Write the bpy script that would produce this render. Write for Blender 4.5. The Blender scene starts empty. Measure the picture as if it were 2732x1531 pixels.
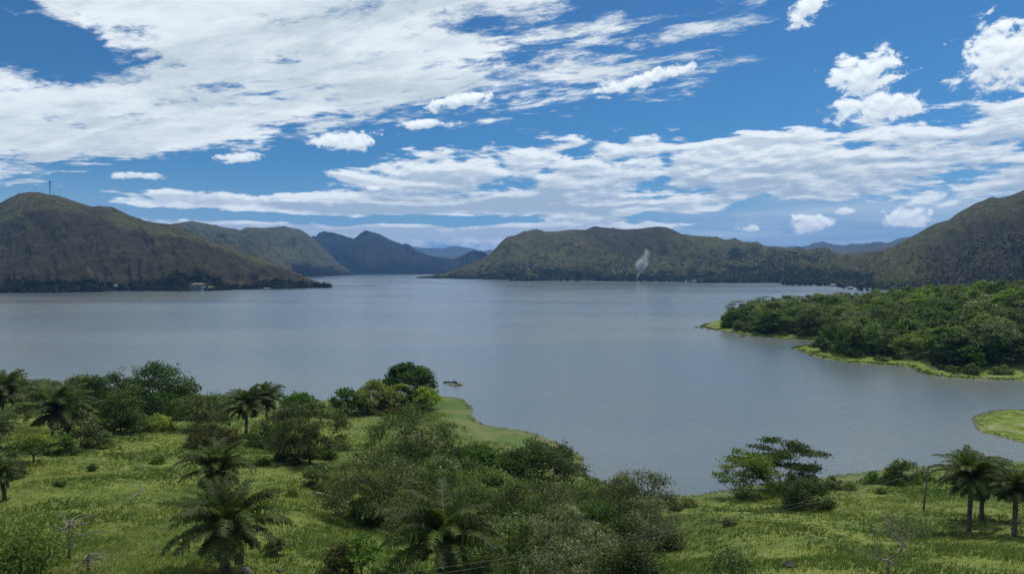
import bpy, math, random, os
import numpy as np
from mathutils import Vector, Matrix, noise as mnoise

scene = bpy.context.scene
COL = scene.collection

# ------------------------------------------------------------------ camera
SRC_W, SRC_H, FPX = 2732.0, 1531.0, 1821.33
HORIZON, CAM_Z = 718.0, 45.0
PITCH = math.atan((SRC_H / 2 - HORIZON) / FPX)
cam_data = bpy.data.cameras.new('camera')
cam_data.sensor_width = 36.0
cam_data.lens = 24.0
cam_data.clip_start = 0.5
cam_data.clip_end = 120000.0
cam = bpy.data.objects.new('camera', cam_data)
COL.objects.link(cam)
cam.location = (0, 0, CAM_Z)
cam.rotation_euler = (math.radians(90) - PITCH, 0, 0)
scene.camera = cam

# ------------------------------------------------------------------ light and exposure
SUN_EL, SUN_AZ = 60.0, 42.0          # degrees; azimuth clockwise from the view direction (+Y)
scene.view_settings.view_transform = 'Standard'
scene.view_settings.look = 'None'
scene.view_settings.gamma = 1.0
scene.view_settings.exposure = -0.25
scene.view_settings.use_curve_mapping = False
scene.render.engine = 'CYCLES'
scene.cycles.max_bounces = 6
scene.cycles.diffuse_bounces = 3
scene.cycles.glossy_bounces = 2
scene.cycles.transmission_bounces = 3
scene.cycles.volume_bounces = 0
scene.cycles.transparent_max_bounces = 12
scene.cycles.sample_clamp_indirect = 4.0
scene.cycles.use_denoising = True
scene.cycles.denoiser = 'OPENIMAGEDENOISE'
scene.cycles.denoising_input_passes = 'RGB_ALBEDO_NORMAL'

sun_data = bpy.data.lights.new('sun', 'SUN')
sun_data.energy = 3.8
sun_data.angle = math.radians(0.6)
sun_data.color = (1.0, 0.955, 0.88)
sun = bpy.data.objects.new('sun', sun_data)
COL.objects.link(sun)
_el, _az = math.radians(SUN_EL), math.radians(SUN_AZ)
SUN_DIR = Vector((math.sin(_az) * math.cos(_el), math.cos(_az) * math.cos(_el), math.sin(_el)))
sun.rotation_euler = SUN_DIR.to_track_quat('Z', 'Y').to_euler()
sun.location = (0, 0, 300)


class NT:
    """small node-tree writer"""
    def __init__(self, tree):
        self.t = tree; self.n = tree.nodes; self.l = tree.links; self.n.clear()

    def new(self, typ, ins=None, **kw):
        nd = self.n.new(typ)
        for k, v in kw.items():
            setattr(nd, k, v)
        for k, v in (ins or {}).items():
            self.put(nd.inputs[k], v)
        return nd

    def put(self, sock, v):
        if isinstance(v, bpy.types.NodeSocket):
            self.l.new(v, sock)
        elif isinstance(v, bpy.types.Node):
            self.l.new(v.outputs[0], sock)
        elif v is not None:
            if sock.type == 'RGBA' and len(v) == 3:
                v = (*v, 1.0)
            sock.default_value = v

    def m(self, op, a, b=None, c=None, clamp=False):
        nd = self.n.new('ShaderNodeMath'); nd.operation = op; nd.use_clamp = clamp
        for i, v in enumerate((a, b, c)):
            if v is not None:
                self.put(nd.inputs[i], v)
        return nd.outputs[0]

    def add(self, a, b): return self.m('ADD', a, b)
    def sub(self, a, b): return self.m('SUBTRACT', a, b)
    def mul(self, a, b): return self.m('MULTIPLY', a, b)

    def ramp(self, v, a, b, lo=0.0, hi=1.0, smooth=True):
        nd = self.n.new('ShaderNodeMapRange')
        nd.interpolation_type = 'SMOOTHSTEP' if smooth else 'LINEAR'
        nd.clamp = True
        for k, x in zip(('Value', 'From Min', 'From Max', 'To Min', 'To Max'), (v, a, b, lo, hi)):
            self.put(nd.inputs[k], x)
        return nd.outputs[0]

    def mix(self, f, a, b, blend='MIX'):
        nd = self.n.new('ShaderNodeMix'); nd.data_type = 'RGBA'; nd.blend_type = blend
        self.put(nd.inputs[0], f); self.put(nd.inputs[6], a); self.put(nd.inputs[7], b)
        return nd.outputs[2]

    def xyz(self, x, y, z):
        return self.new('ShaderNodeCombineXYZ', {0: x, 1: y, 2: z}).outputs[0]

    def noise(self, vec, scale, detail=4.0, rough=0.55, dist=0.0, dims='3D', lac=2.0):
        nd = self.new('ShaderNodeTexNoise', {'Vector': vec, 'Scale': scale, 'Detail': detail, 'Roughness': rough, 'Distortion': dist, 'Lacunarity': lac})
        nd.noise_dimensions = dims
        return nd.outputs[0]

    def curve(self, v, pts):
        nd = self.n.new('ShaderNodeFloatCurve'); self.put(nd.inputs['Value'], v)
        c = nd.mapping.curves[0]
        while len(c.points) > 2:
            c.points.remove(c.points[-2])
        c.points[0].location = pts[0]; c.points[-1].location = pts[-1]
        for p in pts[1:-1]:
            c.points.new(*p)
        nd.mapping.update()
        return nd.outputs[0]


# ------------------------------------------------------------------ sky
world = bpy.data.worlds.new('World')
scene.world = world
world.use_nodes = True
world.cycles.sampling_method = 'MANUAL'
world.cycles.sample_map_resolution = 256


def build_sky():
    T = NT(world.node_tree)
    tc = T.new('ShaderNodeTexCoord')
    dirn = T.new('ShaderNodeVectorMath', {0: tc.outputs['Generated']}, operation='NORMALIZE').outputs[0]
    sp = T.new('ShaderNodeSeparateXYZ', {0: dirn})
    x, y, z = sp.outputs[0], sp.outputs[1], sp.outputs[2]
    sky = T.new('ShaderNodeTexSky', sky_type='NISHITA')
    sky.sun_disc = False
    sky.sun_elevation = math.radians(SUN_EL)
    sky.sun_rotation = math.radians(SUN_AZ)
    sky.altitude = 500; sky.air_density = 1.0; sky.dust_density = 0.6; sky.ozone_density = 2.5
    base = T.mix(1.0, sky.outputs[0], (0.24, 0.54, 0.76), 'MULTIPLY')
    zc = T.m('MAXIMUM', z, 0.0)
    base = T.mix(T.ramp(zc, 0.0, 0.17, 0.8, 0.0), base, (2.5, 4.3, 6.6))

    # high layer, seen on a plane overhead
    k = T.m('DIVIDE', 1.0, T.add(zc, 0.05))
    px, py = T.mul(x, k), T.mul(y, k)
    b = T.add(T.mul(px, 0.447), T.mul(py, 0.894))
    a = T.sub(T.mul(px, 0.894), T.mul(py, 0.447))
    n_big = T.noise(T.xyz(T.mul(a, 0.62), b, 3.7), 1.25, 4, 0.55, 0.25)
    n_mid = T.noise(T.xyz(T.mul(a, 0.55), b, 6.2), 4.2, 7, 0.66, 0.25)
    n_fine = T.noise(T.xyz(T.mul(a, 0.7), b, 9.1), 13.0, 5, 0.68, 0.3)
    edge = T.mul(T.sub(3.08, b), T.ramp(px, -1.0, 0.1, 1.9, 0.72))
    rgt = T.m('MAXIMUM', T.sub(px, 0.55), 0.0)
    edge = T.sub(edge, T.mul(T.mul(rgt, rgt), 2.0))
    hole = T.m('EXPONENT', T.mul(T.add(T.m('POWER', T.mul(T.add(px, 1.88), 2.3), 2.0), T.m('POWER', T.mul(T.sub(py, 2.48), 2.5), 2.0)), -1.0))
    e = T.m('MINIMUM', T.m('MAXIMUM', edge, -2.0), T.ramp(px, -0.9, 0.3, 0.86, 0.46))
    e = T.sub(e, T.mul(hole, 2.3))
    dens = T.add(e, T.add(T.mul(T.sub(n_big, 0.5), 2.2), T.add(T.mul(T.sub(n_mid, 0.5), 2.8), T.mul(T.sub(n_fine, 0.5), 0.9))))
    hi = T.ramp(dens, 0.0, 0.55)
    soft = T.ramp(T.noise(T.xyz(T.mul(a, 0.45), b, 21.0), 2.6, 6, 0.6, 0.3), 0.34, 0.64)
    soft = T.add(T.mul(soft, 0.75), T.ramp(n_fine, 0.3, 0.7, 0.0, 0.30))
    soft = T.mul(soft, T.ramp(dens, 0.2, 1.9, 1.0, 0.72))
    hi_col = T.mix(soft, (4.9, 5.9, 6.6), (8.9, 9.5, 9.8))
    # thin veil near the left horizon
    azr = T.m('ARCTAN2', x, y)
    veil = T.mul(T.ramp(z, 0.02, 0.13, 1.0, 0.0), T.ramp(azr, -0.25, -0.72))
    base = T.mix(T.mul(veil, 0.45), base, (4.6, 5.8, 6.8))
    col = T.mix(T.mul(hi, T.ramp(z, 0.02, 0.12)), base, hi_col)

    # low broken cumulus, in azimuth and elevation
    el = T.m('ARCSINE', z)
    u = T.add(T.mul(azr, 0.5), 0.5)
    top = T.curve(u, [(0.0, 0.20), (0.17, 0.08), (0.25, 0.085), (0.32, 0.10), (0.365, 0.125), (0.40, 0.155), (0.55, 0.185), (0.69, 0.186), (0.735, 0.192), (0.78, 0.196), (0.82, 0.20), (1.0, 0.19)])
    wob = T.noise(T.xyz(T.mul(azr, 4.6), T.mul(el, 17.0), 1.3), 0.8, 3, 0.5)
    qw = T.xyz(T.mul(azr, 6.2), T.add(T.mul(el, 24.0), T.mul(wob, 0.6)), 5.0)
    puff = T.noise(qw, 1.9, 8, 0.60, 0.15)
    qs = T.new('ShaderNodeVectorMath', {0: qw, 1: (0.04, 0.17, 0.0)}, operation='ADD').outputs[0]
    puff_up = T.noise(qs, 1.9, 5, 0.60, 0.15)
    below = T.mul(T.sub(top, el), 17.0)
    body = T.m('MINIMUM', T.mul(below, 1.6), 0.37)
    bands = T.noise(T.xyz(T.mul(azr, 2.6), T.mul(el, 40.0), 2.0), 1.0, 5, 0.6, 0.4)
    low = T.ramp(el, 0.035, 0.105, 1.0, 0.0)
    body = T.sub(body, T.mul(low, T.ramp(bands, 0.38, 0.7, 0.0, 0.55)))
    gapb = T.m('EXPONENT', T.mul(T.m('POWER', T.mul(T.sub(el, 0.071), 110.0), 2.0), -1.0))
    body = T.sub(body, T.mul(T.mul(gapb, T.ramp(azr, 0.12, -0.08)), 0.9))
    strip = T.m('EXPONENT', T.mul(T.m('POWER', T.mul(T.sub(T.add(el, T.mul(T.sub(wob, 0.5), 0.012)), 0.090), 75.0), 2.0), -1.0))
    body = T.add(body, T.mul(T.mul(strip, T.mul(T.ramp(azr, -0.60, -0.42), T.ramp(azr, 0.2, 0.0))), 0.75))
    strip2 = T.m('EXPONENT', T.mul(T.m('POWER', T.mul(T.sub(el, 0.052), 90.0), 2.0), -1.0))
    body = T.add(body, T.mul(T.mul(strip2, T.ramp(azr, 0.25, 0.05)), 0.85))
    rain = T.mul(T.ramp(azr, 0.10, 0.34), T.ramp(T.add(el, T.mul(T.sub(wob, 0.5), 0.06)), 0.098, 0.070))
    body = T.sub(body, T.mul(rain, 0.55))
    col = T.mix(T.mul(rain, T.ramp(bands, 0.3, 0.65, 0.45, 0.8)), col, T.mix(T.ramp(bands, 0.4, 0.68), (3.3, 4.6, 6.2), (5.6, 6.7, 7.7)))
    d2 = T.add(body, T.mul(T.sub(puff, 0.5), 2.7))
    lo = T.ramp(d2, 0.0, 0.26)
    lit = T.ramp(T.sub(puff, puff_up), -0.11, 0.17)
    thick = T.ramp(d2, 0.35, 1.05)
    lit = T.m('MAXIMUM', T.add(T.sub(lit, T.mul(T.mul(thick, T.ramp(bands, 0.33, 0.56)), 0.95)), T.ramp(below, 0.0, 1.1, 0.45, 0.0)), 0.0)
    lo_col = T.mix(lit, (3.9, 5.0, 6.2), (8.7, 9.4, 9.8))
    lo_col = T.mix(T.ramp(el, 0.0, 0.10, 0.45, 0.0), lo_col, (6.3, 7.2, 8.0))
    col = T.mix(T.mul(lo, T.ramp(el, 0.0, 0.05, 0.75, 1.0)), col, lo_col)

    # single fair-weather puffs: azimuth, elevation, half width, half height
    puffs = [(-0.241, 0.179, 0.050, 0.017), (-0.378, 0.150, 0.034, 0.008), (-0.498, 0.119, 0.034, 0.006),
             (-0.20, 0.115, 0.012, 0.004), (-0.075, 0.238, 0.055, 0.012), (-0.13, 0.205, 0.045, 0.008),
             (0.41, 0.062, 0.028, 0.017), (0.335, 0.055, 0.022, 0.007), (0.525, 0.065, 0.030, 0.018), (0.45, 0.075, 0.014, 0.006),
             (0.185, 0.262, 0.085, 0.012), (0.41, 0.335, 0.040, 0.020), (0.475, 0.245, 0.050, 0.036), (0.49, 0.205, 0.062, 0.024), (0.625, 0.245, 0.060, 0.052)]
    pn = T.noise(T.xyz(T.mul(azr, 30.0), T.mul(el, 46.0), 7.7), 1.3, 7, 0.6, 0.3)
    pn2 = T.noise(T.xyz(T.mul(azr, 30.0), T.add(T.mul(el, 46.0), 0.35), 7.7), 1.3, 7, 0.6, 0.3)
    acc = None; tilt = None
    for i, (pa, pe, pw, ph) in enumerate(puffs):
        slope = {4: 0.20, 5: 0.12, 10: 0.24, 11: 0.5}.get(i, 0.0)
        da = T.sub(azr, pa)
        v = T.mul(T.sub(T.sub(el, pe), T.mul(da, slope)), 1.0 / ph)
        r = T.m('SQRT', T.add(T.m('POWER', T.mul(da, 1.0 / pw), 2.0), T.m('POWER', v, 2.0)))
        f = T.m('MAXIMUM', T.sub(1.0, r), -1.0)
        if acc is None:
            acc, tilt = f, v
        else:
            tilt = T.new('ShaderNodeMix', {0: T.m('GREATER_THAN', f, acc), 2: tilt, 3: v}, data_type='FLOAT').outputs[0]
            acc = T.m('MAXIMUM', acc, f)
    pd = T.add(acc, T.mul(T.sub(pn, 0.52), 2.6))
    pm = T.ramp(pd, 0.0, 0.42)
    pl = T.add(T.ramp(T.sub(pn, pn2), -0.16, 0.16, 0.0, 0.5), T.ramp(tilt, -0.8, 0.4, 0.0, 0.55))
    pc = T.mix(pl, (5.0, 6.0, 7.0), (9.6, 10.3, 10.6))
    col = T.mix(T.mul(pm, T.m('GREATER_THAN', acc, -0.98)), col, pc)
    col = T.mix(T.ramp(z, -0.03, 0.0), (2.2, 2.5, 2.6), col)
    bg = T.new('ShaderNodeBackground', {'Color': col, 'Strength': 0.125})
    out = T.new('ShaderNodeOutputWorld')
    T.l.new(bg.outputs[0], out.inputs[0])


build_sky()

# ------------------------------------------------------------------ helpers
RNG = np.random.default_rng(7)
random.seed(7)
CP, SP = math.cos(PITCH), math.sin(PITCH)


def ray(px, py):
    """world direction with forward (Y) component 1 for a direction given in photograph pixels"""
    cx, cy = (px - SRC_W / 2) / FPX, -(py - SRC_H / 2) / FPX
    fy, fz = CP + cy * SP, -SP + cy * CP
    return cx / fy, fz / fy


def on_plane(px, py, z=0.0):
    rx, rz = ray(px, py)
    t = (z - CAM_Z) / rz
    return rx * t, t


def at_dist(px, py, dist):
    rx, rz = ray(px, py)
    return rx * dist, dist, CAM_Z + rz * dist


def mesh_obj(name, verts, faces, mat=None, parent=None, smooth=False):
    me = bpy.data.meshes.new(name)
    verts = np.asarray(verts, dtype=np.float32)
    if isinstance(faces, np.ndarray):
        k = faces.shape[1]
        me.vertices.add(len(verts)); me.vertices.foreach_set('co', verts.ravel())
        me.loops.add(faces.size); me.loops.foreach_set('vertex_index', faces.astype(np.int32).ravel())
        me.polygons.add(len(faces)); me.polygons.foreach_set('loop_start', np.arange(0, faces.size, k, dtype=np.int32))
        me.update(calc_edges=True)
    else:
        me.from_pydata([tuple(v) for v in verts], [], faces)
        me.update()
    if smooth:
        me.polygons.foreach_set('use_smooth', np.ones(len(me.polygons), dtype=bool))
    if mat is not None:
        me.materials.append(mat)
    o = bpy.data.objects.new(name, me)
    COL.objects.link(o)
    if parent is not None:
        o.parent = parent
    return o


def link_copy(mesh_data, name, parent=None, loc=(0, 0, 0), rot=(0, 0, 0), scale=(1, 1, 1)):
    o = bpy.data.objects.new(name, mesh_data)
    COL.objects.link(o)
    o.parent = parent
    o.location = loc; o.rotation_euler = rot; o.scale = scale
    return o


def empty(name, loc=(0, 0, 0), rz=0.0):
    o = bpy.data.objects.new(name, None)
    COL.objects.link(o)
    o.location = loc; o.rotation_euler = (0, 0, rz)
    o.empty_display_size = 0.5
    return o


def tag(o, label=None, cat=None, group=None, kind=None):
    for k, v in (('label', label), ('category', cat), ('group', group), ('kind', kind)):
        if v:
            o[k] = v
    return o


def float_attr(o, name, vals):
    at = o.data.attributes.new(name, 'FLOAT', 'POINT')
    at.data.foreach_set('value', np.asarray(vals, dtype=np.float32))


def new_mat(name):
    mt = bpy.data.materials.new(name)
    mt.use_nodes = True
    return mt, NT(mt.node_tree)


def finish(T, bsdf, disp=None, volume=None):
    out = T.new('ShaderNodeOutputMaterial')
    if bsdf is not None:
        T.l.new(bsdf.outputs[0] if isinstance(bsdf, bpy.types.Node) else bsdf, out.inputs[0])
    if volume is not None:
        T.l.new(volume.outputs[0], out.inputs[1])


def plain_mat(name, colr, rough=0.85, var=0.25, scale=3.0):
    mt, T = new_mat(name)
    tc = T.new('ShaderNodeTexCoord')
    n = T.noise(tc.outputs['Object'], scale, 4, 0.6)
    c = T.mix(T.ramp(n, 0.3, 0.7), tuple(v * (1 - var) for v in colr), tuple(min(1, v * (1 + var)) for v in colr))
    b = T.new('ShaderNodeBsdfPrincipled', {'Base Color': c, 'Roughness': rough, 'Specular IOR Level': 0.25})
    bp = T.new('ShaderNodeBump', {'Height': n, 'Strength': 0.3, 'Distance': 0.05})
    T.l.new(bp.outputs[0], b.inputs['Normal'])
    finish(T, b)
    return mt


# value noise in numpy (vectorised, 2-D)
def vnoise(x, y, seed=0):
    xi, yi = np.floor(x).astype(np.int64), np.floor(y).astype(np.int64)
    xf, yf = x - xi, y - yi
    xf, yf = xf * xf * (3 - 2 * xf), yf * yf * (3 - 2 * yf)

    def h(a, b):
        n = (a * 374761393 + b * 668265263 + seed * 1442695041) & 0x7fffffff
        n = ((n ^ (n >> 13)) * 1274126177) & 0x7fffffff
        return ((n ^ (n >> 16)) & 0xffff) / 65535.0
    a, b, c, d = h(xi, yi), h(xi + 1, yi), h(xi, yi + 1), h(xi + 1, yi + 1)
    return (a + (b - a) * xf) * (1 - yf) + (c + (d - c) * xf) * yf


def fbm(x, y, octv=5, seed=0, gain=0.5, ridged=False):
    s, amp, tot = 0.0, 1.0, 0.0
    for i in range(octv):
        n = vnoise(x, y, seed + i * 17)
        if ridged:
            n = 1 - np.abs(2 * n - 1)
        s = s + n * amp; tot += amp
        amp *= gain
        x, y = x * 2.03 + 11.3, y * 2.03 + 5.7
    return s / tot


# ------------------------------------------------------------------ materials of the land
def grass_land_mat():
    mt, T = new_mat('meadow_ground')
    g = T.new('ShaderNodeNewGeometry')
    pos = g.outputs['Position']
    n1 = T.noise(pos, 0.06, 5, 0.6, 0.6)
    n2 = T.noise(pos, 0.5, 6, 0.65, 0.5)
    n3 = T.noise(pos, 3.0, 4, 0.65)
    mixv = T.add(T.mul(n1, 0.5), T.add(T.mul(n2, 0.35), T.mul(n3, 0.15)))
    c = T.mix(T.ramp(mixv, 0.36, 0.56), (0.054, 0.090, 0.018), (0.138, 0.172, 0.034))
    c = T.mix(T.ramp(T.add(T.mul(n2, 0.6), T.mul(n1, 0.4)), 0.50, 0.66, 0.0, 0.9), c, (0.20, 0.21, 0.055))
    c = T.mix(T.ramp(T.noise(pos, 0.11, 4, 0.6, 0.4), 0.58, 0.74), c, (0.045, 0.075, 0.020))
    c = T.mix(T.ramp(T.noise(pos, 0.16, 5, 0.65, 0.6), 0.66, 0.74, 0.0, 0.7), c, (0.13, 0.105, 0.065))
    z = T.new('ShaderNodeSeparateXYZ', {0: pos}).outputs[2]
    zz = T.add(z, T.mul(T.sub(n2, 0.5), 1.3))
    dry = T.mix(T.ramp(n1, 0.42, 0.6), (0.130, 0.145, 0.055), (0.075, 0.125, 0.026))
    c = T.mix(T.ramp(zz, 1.0, 3.6, 1.0, 0.0), c, dry)
    mud = T.mix(n3, (0.085, 0.080, 0.050), (0.20, 0.185, 0.13))
    c = T.mix(T.ramp(zz, 0.02, 0.28, 1.0, 0.0), c, mud)
    b = T.new('ShaderNodeBsdfPrincipled', {'Base Color': c, 'Roughness': 0.9, 'Specular IOR Level': 0.12})
    bp = T.new('ShaderNodeBump', {'Height': T.add(T.mul(n2, 0.6), T.mul(n3, 0.5)), 'Strength': 0.9, 'Distance': 0.5})
    T.l.new(bp.outputs[0], b.inputs['Normal'])
    finish(T, b)
    return mt


def lime_shore_mat():
    """short bright turf and water weed on the low shores across the water"""
    mt, T = new_mat('shore_turf')
    g = T.new('ShaderNodeNewGeometry')
    pos = g.outputs['Position']
    n1 = T.noise(pos, 0.05, 5, 0.6, 0.8)
    n2 = T.noise(pos, 0.35, 6, 0.7, 0.5)
    z = T.new('ShaderNodeSeparateXYZ', {0: pos}).outputs[2]
    zz = T.add(z, T.mul(T.sub(n2, 0.5), 0.8))
    c = T.mix(T.ramp(n2, 0.38, 0.62), (0.060, 0.105, 0.014), (0.180, 0.222, 0.036))
    n4 = T.noise(pos, 1.6, 4, 0.7, 0.3)
    c = T.mix(T.ramp(n4, 0.52, 0.66, 0.0, 0.7), c, (0.045, 0.080, 0.014))
    c = T.mix(T.ramp(n1, 0.52, 0.68), c, (0.25, 0.235, 0.12))
    c = T.mix(T.ramp(zz, 1.3, 2.4), c, (0.055, 0.075, 0.022))
    c = T.mix(T.ramp(zz, 0.05, 0.28, 1.0, 0.0), c, (0.15, 0.15, 0.075))
    b = T.new('ShaderNodeBsdfPrincipled', {'Base Color': c, 'Roughness': 0.9, 'Specular IOR Level': 0.1})
    bp = T.new('ShaderNodeBump', {'Height': n2, 'Strength': 0.8, 'Distance': 0.6})
    T.l.new(bp.outputs[0], b.inputs['Normal'])
    finish(T, b)
    return mt


def hill_mat(name, grass, brown, wood, scale=1.0, rockc=(0.14, 0.115, 0.09)):
    """dry hill: attributes burn (brown slope cover, partly cloud shade painted in), wood (closed scrub), strata (rock ledges)"""
    mt, T = new_mat(name)
    g = T.new('ShaderNodeNewGeometry')
    pos = g.outputs['Position']
    brown_shade = T.new('ShaderNodeAttribute', attribute_name='brown_shade').outputs['Fac']
    woodf = T.new('ShaderNodeAttribute', attribute_name='wood').outputs['Fac']
    gul = T.new('ShaderNodeAttribute', attribute_name='gully').outputs['Fac']
    n1 = T.noise(pos, 0.004 * scale, 5, 0.6, 0.6)
    n2 = T.noise(pos, 0.022 * scale, 7, 0.68, 0.5)
    n3 = T.noise(pos, 0.12 * scale, 5, 0.7)
    dk = tuple(v * 0.55 for v in grass)
    c = T.mix(T.ramp(n2, 0.36, 0.64), dk, grass)
    br = T.mix(T.ramp(n2, 0.35, 0.65), tuple(v * 0.6 for v in brown), brown)
    fb = T.ramp(T.add(brown_shade, T.add(T.mul(T.sub(n1, 0.5), 1.1), T.mul(T.sub(n2, 0.5), 0.8))), 0.20, 0.80, 0.0, 0.92)
    green = T.mix(T.ramp(n3, 0.35, 0.65), tuple(v * 0.6 for v in grass), tuple(v * 0.85 for v in grass))
    br = T.mix(T.ramp(T.noise(pos, 0.011 * scale, 5, 0.65, 0.8), 0.50, 0.68, 0.0, 0.7), br, green)
    c = T.mix(fb, c, br)
    wd = T.mix(T.ramp(n3, 0.35, 0.65), tuple(v * 0.45 for v in wood), wood)
    c = T.mix(T.ramp(T.add(T.sub(woodf, T.mul(gul, 0.9)), T.add(T.mul(T.sub(n2, 0.5), 1.3), T.mul(T.sub(n3, 0.5), 0.7))), 0.40, 0.60), c, wd)
    c = T.mix(T.ramp(n3, 0.63, 0.78, 0.0, 0.55), c, tuple(v * 0.35 for v in wood))
    # bands of bare rock along the contours
    sp = T.new('ShaderNodeSeparateXYZ', {0: pos})
    band = T.noise(T.xyz(T.mul(sp.outputs[0], 0.0035), T.mul(sp.outputs[1], 0.0035), T.add(T.mul(sp.outputs[2], 0.07), T.mul(n2, 1.6))), 1.0, 4, 0.6, 0.3)
    strata = T.new('ShaderNodeAttribute', attribute_name='strata').outputs['Fac']
    c = T.mix(T.mul(strata, T.ramp(band, 0.56, 0.68, 0.0, 0.35)), c, rockc)
    b = T.new('ShaderNodeBsdfPrincipled', {'Base Color': c, 'Roughness': 1.0, 'Specular IOR Level': 0.03})
    h = T.add(T.mul(n2, 22.0), T.mul(n3, 8.0))
    bp = T.new('ShaderNodeBump', {'Height': h, 'Strength': 0.9, 'Distance': 1.0})
    T.l.new(bp.outputs[0], b.inputs['Normal'])
    finish(T, b)
    return mt


def water_mat():
    mt, T = new_mat('lake_water')
    g = T.new('ShaderNodeNewGeometry')
    pos = g.outputs['Position']
    sp = T.new('ShaderNodeSeparateXYZ', {0: pos})
    wx, wy = sp.outputs[0], sp.outputs[1]
    r1 = T.noise(T.xyz(T.mul(wx, 0.32), T.mul(wy, 0.8), 0.0), 1.0, 5, 0.62, 0.4)
    r2 = T.noise(T.xyz(T.mul(wx, 0.05), T.mul(wy, 0.09), 4.0), 1.0, 4, 0.6, 0.5)
    gust = T.noise(T.xyz(T.mul(wx, 0.0016), T.mul(wy, 0.0040), 2.0), 1.0, 4, 0.55, 0.8)
    silt = T.noise(T.xyz(T.mul(wx, 0.0022), T.mul(wy, 0.0034), 8.0), 1.0, 4, 0.55, 0.6)
    def plume_at(x0, y0, rx, ry):
        u, v = T.mul(T.sub(wx, x0), 1.0 / rx), T.mul(T.sub(wy, y0), 1.0 / ry)
        return T.m('EXPONENT', T.mul(T.add(T.mul(u, u), T.mul(v, v)), -1.0))
    mud = T.add(T.add(T.mul(plume_at(90, 520, 130, 170), 0.8), T.mul(plume_at(190, 290, 70, 60), 1.2)), T.mul(plume_at(40, 250, 60, 70), 0.4))
    c = T.mix(T.ramp(T.add(silt, T.mul(mud, 0.20)), 0.42, 0.80), (0.100, 0.130, 0.146), (0.168, 0.170, 0.138))
    b = T.new('ShaderNodeBsdfPrincipled', {'Base Color': c, 'Roughness': T.ramp(gust, 0.30, 0.70, 0.12, 0.20), 'IOR': 1.333, 'Specular IOR Level': 0.5})
    h = T.add(T.mul(r1, T.ramp(gust, 0.25, 0.75, 0.13, 0.20)), T.mul(r2, 0.14))
    bp = T.new('ShaderNodeBump', {'Height': h, 'Strength': 1.0, 'Distance': 1.0})
    T.l.new(bp.outputs[0], b.inputs['Normal'])
    finish(T, b)
    return mt


M_MEADOW = grass_land_mat()
M_LIME = lime_shore_mat()
M_WATER = water_mat()

# ------------------------------------------------------------------ ground sheet and lake
R_ = 60000.0
ground = mesh_obj('ground', [(-R_, -R_, -9), (R_, -R_, -9), (R_, R_, -9), (-R_, R_, -9)], [(0, 1, 2, 3)], plain_mat('lake_bed', (0.12, 0.10, 0.07), scale=0.01))
tag(ground, kind='structure')
lake = mesh_obj('water', [(-R_, -400, 0), (R_, -400, 0), (R_, R_, 0), (-R_, R_, 0)], [(0, 1, 2, 3)], M_WATER)
tag(lake, kind='structure')


# ------------------------------------------------------------------ low land built from a shoreline
def signed_dist(poly, X, Y):
    P = np.asarray(poly, dtype=float)
    Q = np.roll(P, -1, axis=0)
    best = np.full(X.shape, 1e18); inside = np.zeros(X.shape, dtype=bool)
    for (ax, ay), (bx, by) in zip(P, Q):
        dx, dy = bx - ax, by - ay
        t = np.clip(((X - ax) * dx + (Y - ay) * dy) / (dx * dx + dy * dy + 1e-12), 0, 1)
        best = np.minimum(best, (X - ax - t * dx) ** 2 + (Y - ay - t * dy) ** 2)
        cond = ((ay > Y) != (by > Y)) & (X < (bx - ax) * (Y - ay) / (by - ay + 1e-12) + ax)
        inside ^= cond
    d = np.sqrt(best)
    return np.where(inside, d, -d)


def smooth_poly(pts, n=3):
    P = np.asarray(pts, dtype=float)
    for _ in range(n):
        Q = np.roll(P, -1, axis=0)
        P = np.stack([0.75 * P + 0.25 * Q, 0.25 * P + 0.75 * Q], axis=1).reshape(-1, 2)
    return P


def tps_fit(pts, vals, lam=2.0):
    P = np.asarray(pts, float); n = len(P)
    d = np.linalg.norm(P[:, None] - P[None], axis=2)
    K = np.where(d > 0, d * d * np.log(d + 1e-9), 0) + lam * 50 * np.eye(n)
    A = np.zeros((n + 3, n + 3)); A[:n, :n] = K
    A[:n, n] = 1; A[:n, n + 1:] = P; A[n, :n] = 1; A[n + 1:, :n] = P.T
    sol = np.linalg.solve(A, np.concatenate([vals, np.zeros(3)]))

    def f(X, Y):
        out = sol[n] + sol[n + 1] * X + sol[n + 2] * Y
        for i in range(n):
            r2 = (X - P[i, 0]) ** 2 + (Y - P[i, 1]) ** 2
            out = out + sol[i] * 0.5 * r2 * np.log(r2 + 1e-9)
        return out
    return f


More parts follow.
